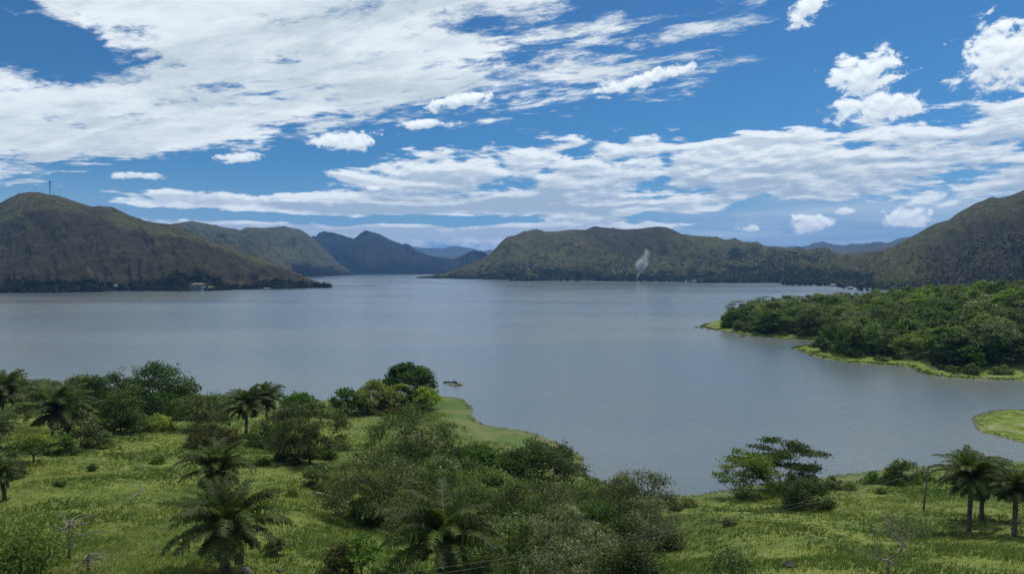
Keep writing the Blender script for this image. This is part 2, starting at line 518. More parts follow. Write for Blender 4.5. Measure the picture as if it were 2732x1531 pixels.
class Land:
    def __init__(self, name, shore, extra, controls, bounds, step, mat, rise=0.9, rough=(0.5, 0.05), wiggle=1.2, under=0.25):
        poly = [on_plane(*p) for p in shore] + list(extra)
        self.poly = smooth_poly(poly, 2)
        x0, x1, y0, y1 = bounds
        xs = np.arange(x0, x1 + 0.01, step); ys = np.arange(y0, y1 + 0.01, step)
        X, Y = np.meshgrid(xs, ys)
        sd = signed_dist(self.poly, X, Y)
        sd = sd + (fbm(X / 9.0, Y / 9.0, 4, 3) - 0.5) * 2 * wiggle
        cp, cv = [], []
        for px, py, zz in controls:
            cp.append(on_plane(px, py, zz)); cv.append(zz)
        P = self.poly[::4]
        Z = tps_fit(cp + [tuple(p) for p in P], cv + [0.0] * len(P))(X, Y)
        rough_n = (fbm(X * rough[1], Y * rough[1], 5, 11) - 0.5) * 2 * rough[0]
        sh = np.clip(sd / 14.0, 0, 1)
        Z = np.where(sd > 0, np.minimum(np.maximum(Z, 0.25 + 0.03 * np.minimum(sd, 30)) + rough_n * sh, rise * np.maximum(sd, 0)), sd * under)
        Z = np.maximum(Z, -7.0)
        self.x0, self.y0, self.step, self.Z, self.sd = x0, y0, step, Z, sd
        ny, nx = Z.shape
        V = np.stack([X, Y, Z], -1).reshape(-1, 3)
        idx = np.arange(nx * ny).reshape(ny, nx)
        F = np.stack([idx[:-1, :-1], idx[:-1, 1:], idx[1:, 1:], idx[1:, :-1]], -1).reshape(-1, 4)
        keep = (Z.reshape(-1)[F] > -5).any(axis=1)
        F = F[keep]
        used = np.unique(F); remap = np.full(nx * ny, -1); remap[used] = np.arange(len(used))
        self.obj = mesh_obj(name, V[used], remap[F], mat, smooth=True)
        tag(self.obj, kind='structure')

    def _look(self, A, x, y):
        fx = np.clip((np.asarray(x, float) - self.x0) / self.step, 0, A.shape[1] - 1.001)
        fy = np.clip((np.asarray(y, float) - self.y0) / self.step, 0, A.shape[0] - 1.001)
        i, j = fx.astype(int), fy.astype(int); u, v = fx - i, fy - j
        return (A[j, i] * (1 - u) + A[j, i + 1] * u) * (1 - v) + (A[j + 1, i] * (1 - u) + A[j + 1, i + 1] * u) * v

    def h(self, x, y): return self._look(self.Z, x, y)
    def inland(self, x, y): return self._look(self.sd, x, y)

    def hit(self, px, py, near=20.0, far=700.0):
        """point of the land met by the sight line"""
        rx, rz = ray(px, py)
        t = np.arange(near, far, 0.25)
        dz = CAM_Z + rz * t - self.h(rx * t, t)
        k = np.argmax(dz < 0) if (dz < 0).any() else len(t) - 1
        return float(rx * t[k]), float(t[k]), float(self.h(rx * t[k], t[k]))


BANK = Land('near_bank',
            [(-900, 1000), (-500, 1012), (-200, 1022), (0, 1030), (200, 1036), (400, 1046), (560, 1054), (700, 1063), (880, 1070), (1000, 1060), (1100, 1056), (1165, 1058), (1222, 1062), (1246, 1076), (1262, 1092), (1264, 1112), (1278, 1128),
             (1310, 1138), (1370, 1146), (1420, 1155), (1470, 1172), (1510, 1192), (1540, 1210), (1556, 1228), (1552, 1250), (1566, 1270), (1600, 1288), (1650, 1303), (1700, 1316), (1760, 1328),
             (1800, 1325), (1870, 1318), (1940, 1308), (2000, 1296), (2100, 1284), (2200, 1276), (2260, 1268), (2350, 1256), (2480, 1242), (2600, 1236), (2732, 1229), (3000, 1216), (3500, 1196)],
            [(420, -120), (-520, -120)],
            [(360, 1150, 8), (300, 1300, 14), (300, 1520, 20.5), (60, 1200, 10), (60, 1400, 17), (640, 1180, 6.5), (640, 1340, 13), (700, 1510, 19.5), (860, 1260, 8), (900, 1420, 14.5), (900, 1140, 3), (1000, 1330, 7.5), (1050, 1200, 3),
             (1200, 1110, 1.2), (1350, 1180, 1.0), (1300, 1400, 8.5), (1300, 1520, 13), (1560, 1400, 6), (1560, 1520, 12), (1750, 1400, 7.5), (1800, 1520, 16.5), (2100, 1400, 10.5), (2100, 1520, 18.0), (2400, 1330, 6.5), (2400, 1450, 14),
             (2700, 1330, 8), (2700, 1440, 14.5), (2700, 1525, 19), (1000, 1080, 1.2), (500, 1100, 4.0), (150, 1090, 5.0), (1950, 1340, 2.5), (2250, 1300, 3.0), (-300, 1300, 15), (3100, 1350, 12)],
            (-330, 330, -60, 330), 1.6, M_MEADOW, rise=0.55, rough=(1.0, 0.06), wiggle=1.1)

POINT = Land('wooded_point',
             [(1858, 872), (1890, 877), (1940, 884), (1990, 893), (2060, 901), (2120, 905), (2165, 908), (2215, 914), (2180, 919), (2120, 925), (2105, 929), (2150, 941), (2175, 953), (2230, 964), (2320, 972), (2400, 975), (2440, 983), (2470, 1000), (2560, 1010), (2650, 1013), (2760, 1016), (3000, 1024), (3500, 1040)],
             [(800, 330), (900, 900), on_plane(2500, 801), on_plane(2360, 803), on_plane(2250, 808), on_plane(2150, 815), on_plane(2050, 826), on_plane(1960, 842), on_plane(1900, 858)],
             [(1990, 880, 1.0), (2100, 880, 2.5), (2250, 900, 3.5), (2350, 870, 9), (2350, 950, 1.8), (2250, 950, 0.9), (2500, 950, 4), (2500, 880, 10), (2600, 850, 15), (2700, 960, 5), (2700, 880, 13), (2700, 820, 22), (2500, 820, 17), (2300, 830, 9), (2150, 850, 5), (2050, 860, 3), (2000, 893, 0.5), (2120, 900, 0.7), (2150, 928, 0.6), (2600, 1000, 1.0), (2900, 900, 20), (3200, 850, 30)],
             (120, 760, 240, 960), 3.0, M_LIME, rise=0.35, rough=(0.35, 0.03), wiggle=2.4, under=0.16)

SPIT = Land('grassy_spit',
            [(2597, 1128), (2606, 1108), (2640, 1097), (2680, 1094), (2732, 1095), (2850, 1092), (3100, 1100), (3100, 1260), (2850, 1215), (2760, 1192), (2720, 1178), (2670, 1166), (2620, 1152)], [],
            [(2680, 1125, 1.0), (2760, 1140, 1.4), (2900, 1150, 2.0)], (110, 240, 120, 250), 1.2, M_LIME, rise=0.3, rough=(0.18, 0.08), wiggle=1.1)


# ------------------------------------------------------------------ hills lofted between sight-line curves
def interp_curve(pts, xs):
    p = np.asarray(pts, float)
    out = [np.interp(xs, p[:, 0], p[:, k]) for k in range(1, p.shape[1])]
    return out


def hill(name, x0, x1, nu, curves, nv, mat, back, gully=(1.0, 0.02), crest_rough=2.0, brown_shade=None, wood=None, strata=0.0, seed=1, pw=1.0):
    """curves: list of (px, py, distance) polylines from the waterline up to the crest; the hill falls away behind the last"""
    xs = np.linspace(x0, x1, nu)
    K = []
    for c in curves:
        py, dd = interp_curve(c, xs)
        K.append(np.stack([np.array(at_dist(a, b, d)) for a, b, d in zip(xs, py, dd)]))
    K = np.stack(K)                                   # curve, u, xyz
    K[0, :, 2] = -6.0
    # back side
    top = K[-1]
    dirs = top[:, :2] / np.linalg.norm(top[:, :2], axis=1)[:, None]
    bk = top.copy(); bk[:, :2] += dirs * back; bk[:, 2] = np.maximum(top[:, 2] * 0.35 - 10, -8)
    K = np.concatenate([K, bk[None]])
    nk = len(K)
    tk = np.linspace(0, nk - 1, nv)
    i0 = np.clip(tk.astype(int), 0, nk - 2); f = tk - i0
    fs = (f * 0.75 + 0.25 * f * f * (3 - 2 * f))[:, None, None]
    G = K[i0] * (1 - fs) + K[i0 + 1] * fs             # v, u, xyz
    X, Y, Z = G[..., 0], G[..., 1], G[..., 2]
    tt = np.broadcast_to(tk[:, None], Z.shape)
    tn = np.clip(tt / (nk - 2), 0, 2)
    ang = np.broadcast_to(((xs - SRC_W / 2) / FPX)[None], Z.shape)
    S = np.broadcast_to(np.hypot(K[-2][:, 0], K[-2][:, 1]).mean(), Z.shape)
    a = ang * S
    warp = (fbm(X * 0.004, Y * 0.004, 3, seed + 5) - 0.5) * 160
    gl = fbm((a + warp + Z * 0.35) * gully[1], Y * gully[1] * 0.22, 5, seed, 0.55, ridged=True) - 0.6
    spur = fbm((a + warp * 1.5 + Z * 0.6) * gully[1] * 0.36, tn * 0.7, 3, seed + 21, 0.5, ridged=True) - 0.6
    gl = gl + spur * 1.5
    fine = fbm(X * 0.03, Y * 0.03 + Z * 0.03, 4, seed + 9) - 0.5
    mask = np.clip(np.minimum(tn * 3.0, 1), 0, 1) * np.where(np.abs(tn - 1) < 0.001, 0.15, np.clip(np.abs(tn - 1) * 4, 0.12, 1))
    mask = mask * np.clip((K[-2][:, 2] - 4) / 110.0, 0, 1)[None]
    Z = Z + gl * gully[0] * mask * 40 + fine * mask * 10
    Z = Z + np.where(tn > 0.95, 1, tn) * (fbm(a * 0.02, tn * 2, 5, seed + 3, 0.65) - 0.5) * 2.6 * crest_rough * (tn > 0.05)
    V = np.stack([X, Y, Z], -1).reshape(-1, 3)
    idx = np.arange(nu * nv).reshape(nv, nu)
    F = np.stack([idx[:-1, :-1], idx[:-1, 1:], idx[1:, 1:], idx[1:, :-1]], -1).reshape(-1, 4)
    o = mesh_obj(name, V, F, mat, smooth=True)
    tag(o, kind='structure')
    bx = np.broadcast_to(xs[None], Z.shape)
    float_attr(o, 'brown_shade', (brown_shade(bx, tn) if brown_shade else np.zeros(Z.shape)).ravel())
    float_attr(o, 'wood', (wood(bx, tn) if wood else np.zeros(Z.shape)).ravel())
    float_attr(o, 'strata', np.full(Z.size, strata))
    float_attr(o, 'gully', (np.clip(gl, -0.8, 0.6) * np.clip(gully[0], 0, 1.5) * mask).ravel())
    return o, G[..., 0], G[..., 1], Z, tn


OLIVE, BROWN, WOOD = (0.104, 0.102, 0.044), (0.056, 0.050, 0.033), (0.018, 0.025, 0.011)
M_HILL_L = hill_mat('left_hill_cover', OLIVE, BROWN, WOOD)
M_HILL_C = hill_mat('middle_hill_cover', (0.108, 0.108, 0.046), (0.070, 0.057, 0.038), (0.023, 0.031, 0.015), 0.7)
M_HILL_SHADE = hill_mat('shaded_hill_cover', (0.040, 0.046, 0.034), (0.026, 0.028, 0.024), (0.014, 0.018, 0.014), 0.45)  # darker version of the far cover, shade painted into its colours
M_HILL_F = hill_mat('far_hill_cover', (0.092, 0.094, 0.044), (0.030, 0.030, 0.022), (0.015, 0.019, 0.013), 0.45)


def ss(a, b, x):
    t = np.clip((x - a) / (b - a), 0, 1)
    return t * t * (3 - 2 * t)


HILLS = {}
# far blue chains
for nm, dd, pts, sd in (('far_range', 13000, [(1900, 700), (2000, 664), (2080, 658), (2120, 654), (2160, 657), (2200, 650), (2260, 652), (2310, 648), (2350, 652), (2390, 644), (2430, 640), (2520, 628), (2700, 640)], 41),
                        ('far_range', 10500, [(1950, 720), (2050, 676), (2110, 668), (2150, 655), (2180, 645), (2195, 642), (2215, 648), (2240, 658), (2270, 650), (2300, 650), (2330, 655), (2380, 642), (2400, 632), (2440, 628), (2500, 640), (2650, 650)], 42),
                        ('far_range', 8000, [(2080, 716), (2150, 680), (2200, 668), (2260, 660), (2310, 650), (2340, 641), (2380, 648), (2420, 652), (2480, 660), (2600, 690)], 43),
                        ('far_range', 16000, [(900, 716), (1000, 690), (1060, 665), (1100, 655), (1135, 660), (1180, 661), (1210, 655), (1235, 657), (1262, 663), (1290, 669), (1310, 665), (1322, 664), (1345, 672), (1400, 680), (1600, 700)], 44)):
    hill(nm, pts[0][0], pts[-1][0], 220, [[(pts[0][0], 722, dd * .8), (pts[-1][0], 722, dd * .8)], [(a, b, dd) for a, b in pts]], 24, M_HILL_F, dd * .15, (1.6, 0.0022), 12.0, seed=sd)

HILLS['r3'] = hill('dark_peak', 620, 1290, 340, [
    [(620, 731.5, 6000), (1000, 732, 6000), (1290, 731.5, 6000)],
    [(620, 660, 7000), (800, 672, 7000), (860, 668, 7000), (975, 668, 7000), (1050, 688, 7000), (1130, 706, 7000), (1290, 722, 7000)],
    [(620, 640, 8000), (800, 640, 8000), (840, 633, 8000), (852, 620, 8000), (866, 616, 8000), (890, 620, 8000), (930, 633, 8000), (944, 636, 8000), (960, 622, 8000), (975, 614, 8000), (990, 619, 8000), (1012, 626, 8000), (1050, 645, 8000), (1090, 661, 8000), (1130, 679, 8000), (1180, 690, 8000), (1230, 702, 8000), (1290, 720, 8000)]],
    60, M_HILL_SHADE, 1400, (3.6, 0.0036), 5.0, wood=lambda x, t: 0.75 - 0.25 * t, brown_shade=lambda x, t: 0.4 + 0 * t, seed=51)
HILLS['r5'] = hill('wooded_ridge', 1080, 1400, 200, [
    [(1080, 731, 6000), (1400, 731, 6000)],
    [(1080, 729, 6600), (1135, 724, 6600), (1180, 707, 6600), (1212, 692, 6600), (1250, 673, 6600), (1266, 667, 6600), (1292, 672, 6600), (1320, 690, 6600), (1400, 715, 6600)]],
    40, M_HILL_SHADE, 700, (1.2, 0.004), 4.0, wood=lambda x, t: 0.9 + 0 * t, seed=52)
HILLS['r2'] = hill('olive_range', 360, 960, 340, [
    [(360, 752, 2500), (700, 748, 2700), (830, 741, 3400), (880, 735.5, 4300), (960, 732.8, 5400)],
    [(360, 690, 3400), (560, 690, 3500), (700, 700, 3700), (790, 712, 4000), (850, 722, 4300), (900, 729, 4700), (960, 731.5, 5500)],
    [(360, 640, 4100), (475, 640, 4200), (600, 650, 4300), (720, 668, 4500), (800, 690, 4700), (850, 705, 4900), (900, 720, 5100), (960, 731, 5600)],
    [(360, 606, 4800), (440, 601, 4800), (475, 596, 4800), (510, 590, 4850), (545, 596, 4900), (580, 603, 4900), (640, 613, 5000), (660, 606, 5000), (700, 608, 5000), (760, 606, 5100), (800, 615, 5200), (840, 638, 5300), (870, 668, 5400), (900, 698, 5500), (935, 726, 5700), (960, 730, 5800)]],
    110, M_HILL_F, 900, (3.2, 0.0055), 4.0, wood=lambda x, t: 0.55 - 0.5 * t + 0.3 * ss(700, 860, x), seed=53)

HILLS['r6'] = hill('middle_mountain', 1110, 2420, 640, [
    [(1110, 741.5, 3350), (1200, 742, 3300), (1300, 745, 2950), (1362, 746.5, 2830), (1368, 749.5, 2600), (1700, 750.5, 2520), (1800, 752, 2420), (2420, 756, 2200)],
    [(1110, 740.5, 3450), (1200, 738, 3400), (1300, 737, 3100), (1400, 735, 2950), (1700, 736, 2800), (1800, 738, 2700), (2000, 740, 2600), (2420, 742, 2400)],
    [(1110, 740, 3500), (1200, 729, 3550), (1280, 714, 3500), (1360, 690, 3400), (1450, 683, 3350), (1600, 682, 3250), (1760, 684, 3200), (1900, 695, 3100), (2050, 705, 3000), (2200, 715, 2900), (2420, 722, 2800)],
    [(1110, 739.5, 3550), (1150, 736, 3600), (1180, 730, 3700), (1230, 715, 3800), (1280, 695, 3850), (1310, 677, 3850), (1338, 646, 3850), (1352, 634, 3850), (1376, 630, 3850), (1400, 618, 3800), (1430, 612, 3800), (1452, 619, 3800), (1490, 618, 3800), (1520, 613, 3800), (1560, 612, 3800), (1585, 604, 3780), (1620, 609, 3750), (1660, 613, 3750), (1700, 611, 3700), (1725, 606, 3700), (1760, 604, 3700), (1790, 611, 3680), (1820, 625, 3650), (1850, 629, 3600), (1880, 627, 3600), (1910, 630, 3600), (1935, 640, 3550), (1960, 634, 3550), (1982, 645, 3500), (2020, 645, 3500), (2040, 655, 3450), (2080, 661, 3450), (2112, 665, 3400), (2130, 657, 3400), (2150, 668, 3400), (2182, 664, 3400), (2205, 666, 3400), (2240, 680, 3350), (2300, 690, 3300), (2420, 705, 3200)]],
    130, M_HILL_C, 700, (2.0, 0.0085), 3.0, wood=lambda x, t: 0.95 - 0.95 * t + 0.30 * ss(1800, 2000, x) , brown_shade=lambda x, t: 0.75 * np.exp(-((x - 1690) / 130) ** 2) * ss(0.3, 0.8, t) + 0.2, strata=1.0, seed=61)

HILLS['r1'] = hill('left_hill', -420, 890, 560, [
    [(-420, 786, 1180), (0, 783.5, 1245), (150, 781.5, 1280), (400, 778.5, 1350), (600, 775.5, 1420), (800, 770, 1570), (884, 767, 1670), (890, 767, 1680)],
    [(-420, 772, 1290), (0, 772, 1340), (150, 770, 1370), (400, 767, 1440), (600, 765, 1500), (800, 764, 1620), (870, 765.5, 1700), (890, 766.5, 1710)],
    [(-420, 690, 1560), (0, 695, 1580), (150, 690, 1620), (400, 706, 1640), (600, 725, 1680), (740, 742, 1740), (820, 755, 1790), (870, 764, 1800), (890, 766, 1800)],
    [(-420, 600, 1950), (0, 600, 1950), (110, 580, 1960), (200, 588, 1960), (300, 612, 1960), (400, 634, 1960), (500, 640, 1960), (600, 662, 1960), (680, 690, 1970), (760, 722, 1980), (820, 748, 1990), (870, 763, 2000), (890, 766, 2000)],
    [(-420, 640, 2300), (-200, 580, 2300), (-60, 552, 2300), (0, 540, 2300), (20, 528, 2300), (50, 516, 2300), (80, 511, 2300), (105, 512, 2300), (125, 519, 2300), (150, 522, 2320), (180, 531, 2350), (215, 544, 2400), (240, 551, 2450), (262, 551, 2450), (300, 553, 2450), (318, 562, 2450), (345, 574, 2500), (400, 592, 2500), (430, 597, 2500), (470, 600, 2500), (520, 626, 2500), (580, 646, 2500), (640, 668, 2450), (700, 690, 2450), (760, 714, 2400), (800, 732, 2350), (840, 750, 2300), (868, 762, 2200), (890, 766, 2150)]],
    150, M_HILL_L, 700, (1.0, 0.0105), 1.6, wood=lambda x, t: 0.98 - 3.4 * t + 0.30 * ss(350, 800, x) * (t < .6), brown_shade=lambda x, t: 0.95 * ss(0.84, 0.70, t) * ss(0.05, 0.12, t) + 0.55 * np.exp(-((x - 250) / 60) ** 2) * (t > .7), seed=71)  # front face: brown growth with cloud shade painted into the colour

HILLS['r8'] = hill('right_mountain', 1850, 3300, 500, [
    [(1850, 755.5, 2230), (1990, 755, 2220), (2075, 753.5, 2260), (2080, 761, 1920), (2230, 763, 1820), (2240, 768, 1640), (2330, 779, 1340), (2420, 783, 1260), (3300, 800, 1000)],
    [(1850, 750, 2360), (1990, 747, 2340), (2075, 746, 2340), (2090, 752, 2050), (2230, 752, 1960), (2330, 760, 1560), (2480, 762, 1420), (3300, 762, 1200)],
    [(1850, 747, 2480), (2000, 728, 2550), (2150, 706, 2500), (2300, 716, 2200), (2440, 718, 1900), (2560, 680, 1750), (2650, 640, 1700), (2732, 600, 1650), (3300, 430, 1600)],
    [(1850, 746, 2600), (2000, 722, 2900), (2100, 700, 2950), (2150, 693, 2950), (2220, 682, 2900), (2300, 686, 2500), (2380, 678, 2350), (2460, 648, 2200), (2560, 615, 2100), (2650, 574, 2000), (2732, 545, 1950), (3300, 360, 1900)],
    [(1850, 745, 2700), (2000, 722, 3050), (2100, 697, 3150), (2150, 690, 3150), (2200, 680, 3150), (2250, 676, 3100), (2330, 672, 2800), (2380, 660, 2600), (2425, 637, 2500), (2470, 610, 2450), (2495, 598, 2430), (2530, 588, 2420), (2562, 566, 2400), (2600, 544, 2350), (2645, 526, 2330), (2662, 528, 2330), (2690, 523, 2330), (2732, 508, 2330), (2850, 470, 2330), (3300, 330, 2330)]],
    140, M_HILL_L, 700, (1.25, 0.0105), 1.6, wood=lambda x, t: 1.0 - 1.75 * t - 0.5 * ss(2400, 2600, x) * t + 0.35 * ss(2330, 2100, x), brown_shade=lambda x, t: 0.65 * ss(2380, 2520, x) * ss(0.85, 0.6, t), seed=81)  # lower right slope browned, a cloud shadow painted as colour

# ------------------------------------------------------------------ foliage materials
def leaf_mat(name, dark, light, trans=0.35, pale=None, soft=0.5):
    mt, T = new_mat(name)
    tint = T.new('ShaderNodeAttribute', attribute_name='tint').outputs['Fac']
    oi = T.new('ShaderNodeObjectInfo')
    g = T.new('ShaderNodeNewGeometry')
    n = T.noise(g.outputs['Position'], 0.55, 3, 0.6)
    f = T.add(T.mul(tint, 0.75), T.mul(T.sub(n, 0.5), 0.7))
    c = T.mix(T.ramp(f, 0.05, 0.85), dark, light)
    if pale is not None:
        c = T.mix(T.ramp(tint, 0.80, 1.0, 0.0, 0.75), c, pale)
    hsv = T.new('ShaderNodeHueSaturation', {'Hue': T.ramp(oi.outputs['Random'], 0, 1, 0.488, 0.512, False), 'Saturation': T.ramp(oi.outputs['Random'], 0, 1, 0.88, 1.08, False), 'Value': T.ramp(T.m('FRACT', T.mul(oi.outputs['Random'], 7.13)), 0, 1, 0.70, 1.28, False), 'Color': c})
    c = hsv.outputs[0]
    # leaves turn their faces outwards: blend the blade's own normal with the direction of growth
    cn = T.new('ShaderNodeAttribute', attribute_name='grow').outputs['Vector']
    wn = T.new('ShaderNodeVectorTransform', {0: cn}, vector_type='NORMAL', convert_from='OBJECT', convert_to='WORLD').outputs[0]
    nmx = T.new('ShaderNodeMix', {0: soft, 4: g.outputs['Normal'], 5: wn}, data_type='VECTOR').outputs[1]
    nrm = T.new('ShaderNodeVectorMath', {0: nmx}, operation='NORMALIZE').outputs[0]
    d = T.new('ShaderNodeBsdfPrincipled', {'Base Color': c, 'Roughness': 0.6, 'Specular IOR Level': 0.15, 'Normal': nrm})
    tr = T.new('ShaderNodeBsdfTranslucent', {'Color': T.mix(1.0, c, (1.25, 1.35, 0.6), 'MULTIPLY')})
    mx = T.new('ShaderNodeMixShader', {0: trans})
    T.l.new(d.outputs[0], mx.inputs[1]); T.l.new(tr.outputs[0], mx.inputs[2])
    finish(T, mx)
    return mt


def bark_mat(name, c0, c1):
    mt, T = new_mat(name)
    tc = T.new('ShaderNodeTexCoord')
    n = T.noise(tc.outputs['Object'], 4.0, 5, 0.65)
    b = T.new('ShaderNodeBsdfPrincipled', {'Base Color': T.mix(T.ramp(n, 0.35, 0.65), c0, c1), 'Roughness': 0.9, 'Specular IOR Level': 0.15})
    bp = T.new('ShaderNodeBump', {'Height': n, 'Strength': 0.7, 'Distance': 0.05})
    T.l.new(bp.outputs[0], b.inputs['Normal'])
    finish(T, b)
    return mt


LEAF = {
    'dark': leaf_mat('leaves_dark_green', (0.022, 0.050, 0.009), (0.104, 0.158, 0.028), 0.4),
    'mid': leaf_mat('leaves_green', (0.048, 0.088, 0.016), (0.172, 0.222, 0.045), 0.42),
    'olive': leaf_mat('leaves_olive', (0.044, 0.070, 0.020), (0.160, 0.205, 0.060), 0.42, (0.29, 0.33, 0.15)),
    'lime': leaf_mat('leaves_lime', (0.080, 0.118, 0.016), (0.210, 0.262, 0.045), 0.45),
    'fresh': leaf_mat('leaves_fresh_green', (0.036, 0.082, 0.010), (0.120, 0.205, 0.024), 0.42),
    'pale': leaf_mat('leaves_pale', (0.072, 0.096, 0.038), (0.205, 0.235, 0.11), 0.38, (0.31, 0.33, 0.19)),
    'rust': leaf_mat('leaves_rusty', (0.060, 0.070, 0.018), (0.170, 0.172, 0.046), 0.38),
    'far': leaf_mat('leaves_far', (0.009, 0.015, 0.007), (0.036, 0.046, 0.020), 0.15),
    'yellow': leaf_mat('leaves_yellow_green', (0.115, 0.165, 0.020), (0.285, 0.345, 0.058), 0.5),
    'straw': leaf_mat('leaves_dry_palm', (0.070, 0.055, 0.032), (0.20, 0.16, 0.09), 0.2),
    'palm': leaf_mat('leaves_palm', (0.034, 0.060, 0.014), (0.140, 0.175, 0.042), 0.42, (0.34, 0.32, 0.17)),
    'grass': leaf_mat('grass_blades', (0.060, 0.104, 0.020), (0.162, 0.200, 0.040), 0.4, (0.29, 0.30, 0.10), 0.92),
}
BARK = bark_mat('bark_brown', (0.035, 0.026, 0.018), (0.10, 0.080, 0.058))
BARK_G = bark_mat('bark_grey', (0.10, 0.092, 0.080), (0.24, 0.22, 0.19))
BARK_P = bark_mat('palm_trunk', (0.030, 0.026, 0.020), (0.12, 0.105, 0.082))


def unit(v):
    return v / (np.linalg.norm(v, axis=-1, keepdims=True) + 1e-9)


def tubes(P, A, B, RA, RB, sides=5):
    """frusta between points A and B"""
    A, B = np.asarray(A, float), np.asarray(B, float)
    d = unit(B - A)
    ref = np.where(np.abs(d[:, 2:3]) < 0.9, np.array([[0, 0, 1.0]]), np.array([[1.0, 0, 0]]))
    u = unit(np.cross(d, ref)); v = np.cross(d, u)
    an = np.arange(sides) / sides * 2 * np.pi
    ring = np.cos(an)[None, :, None] * u[:, None] + np.sin(an)[None, :, None] * v[:, None]
    va = A[:, None] + ring * np.asarray(RA)[:, None, None]
    vb = B[:, None] + ring * np.asarray(RB)[:, None, None]
    n = len(A)
    V = np.concatenate([va, vb], 1).reshape(-1, 3)
    i = np.arange(n)[:, None] * 2 * sides; k = np.arange(sides)[None]
    k2 = (k + 1) % sides
    F = np.stack([i + k, i + k2, i + sides + k2, i + sides + k], -1).reshape(-1, 4)
    return V, F


def leaves(rng, C, D, N, L, W):
    """rhombic leaf sprays: centre, direction, normal, length, width -> verts, quads"""
    D = unit(D); S = unit(np.cross(D, N)); U = np.cross(S, D)
    L = np.asarray(L)[:, None]; W = np.asarray(W)[:, None]
    v0 = C - D * L * 0.5
    v1 = C + S * W * 0.5 + U * W * 0.12
    v2 = C + D * L * 0.5 - U * L * 0.10
    v3 = C - S * W * 0.5 + U * W * 0.12
    V = np.stack([v0, v1, v2, v3], 1).reshape(-1, 3)
    F = np.arange(len(V)).reshape(-1, 4)
    return V, F


def vec_attr(o, name, vals):
    at = o.data.attributes.new(name, 'FLOAT_VECTOR', 'POINT')
    at.data.foreach_set('vector', np.asarray(vals, dtype=np.float32).ravel())


def leaf_obj(name, V, F, tint, mat, parent=None, grow=None):
    o = mesh_obj(name, V, F, mat, parent)
    float_attr(o, 'tint', np.repeat(tint, 4))
    vec_attr(o, 'grow', np.repeat(grow, 4, axis=0))
    return o


def skeleton(rng, attr, th, lean, groups):
    """branch tree reaching every attractor; returns positions, parents, tip counts"""
    pos = [np.zeros(3)]; par = [-1]; plen = [0.0]
    seg = 4
    for i in range(1, seg + 1):
        t = i / seg
        p = np.array([lean[0] * t * t, lean[1] * t * t, th * t]) + np.append(rng.normal(0, 0.025 * th, 2), 0)
        pos.append(p); par.append(len(pos) - 2); plen.append(plen[-1] + th / seg)
    order = np.argsort([np.linalg.norm(a - pos[-1]) - (1000 if g else 0) for a, g in zip(attr, groups)])
    tips = []
    for k in order:
        a = attr[k]
        P = np.array(pos[3:]); L = np.array(plen[3:])
        d = np.linalg.norm(P - a, axis=1)
        cost = d + 0.30 * L + np.maximum(P[:, 2] - a[2], 0) * 0.9
        j = int(np.argmin(cost)) + 3
        p0 = pos[j]; dv = a - p0; ln = np.linalg.norm(dv)
        n = 3 if ln > 1.6 else 2
        last = j
        for s in range(1, n + 1):
            t = s / n
            q = p0 + dv * t + np.array([0, 0, -0.10 * ln * math.sin(math.pi * t)]) + rng.normal(0, 0.045 * ln, 3) * (s < n)
            pos.append(q); par.append(last); plen.append(plen[last] + ln / n); last = len(pos) - 1
        tips.append(last)
    cnt = np.zeros(len(pos))
    for t in tips:
        cnt[t] += 1
    for i in range(len(pos) - 1, 0, -1):
        cnt[par[i]] += cnt[i]
    return np.array(pos), np.array(par), cnt


TREE_KINDS = {
    # lobes, clumps per lobe, leaves per clump, leaf length, width ratio, clump radius, flatness, droop, trunk share, lobe size, skirt (height of the crown rim), fill (inner clumps)
    'umbrella': dict(lai=2.0, lobes=36, cl=8, lv=26, ll=0.40, wr=0.55, cr=0.60, flat=0.45, droop=0.10, th=0.14, ls=0.28, skirt=0.34, fill=0.0),
    'round': dict(lai=2.2, lobes=34, cl=8, lv=26, ll=0.42, wr=0.55, cr=0.62, flat=0.75, droop=0.25, th=0.16, ls=0.29, skirt=0.1, fill=0.25),
    'open': dict(lai=1.1, lobes=30, cl=9, lv=17, ll=0.46, wr=0.40, cr=0.60, flat=0.50, droop=0.60, th=0.18, ls=0.27, skirt=0.28, fill=0.35),
    'layer': dict(lai=1.1, lobes=26, cl=8, lv=17, ll=0.40, wr=0.55, cr=0.60, flat=0.20, droop=0.0, th=0.25, ls=0.28, skirt=0.42, fill=0.25),
    'bush': dict(lai=2.2, lobes=20, cl=8, lv=22, ll=0.32, wr=0.55, cr=0.46, flat=0.8, droop=0.1, th=0.08, ls=0.35, skirt=0.02, fill=0.2),
    'sparse': dict(lai=0.22, lobes=14, cl=7, lv=5, ll=0.28, wr=0.5, cr=0.5, flat=0.6, droop=0.2, th=0.22, ls=0.3, skirt=0.3, fill=0.5),
}


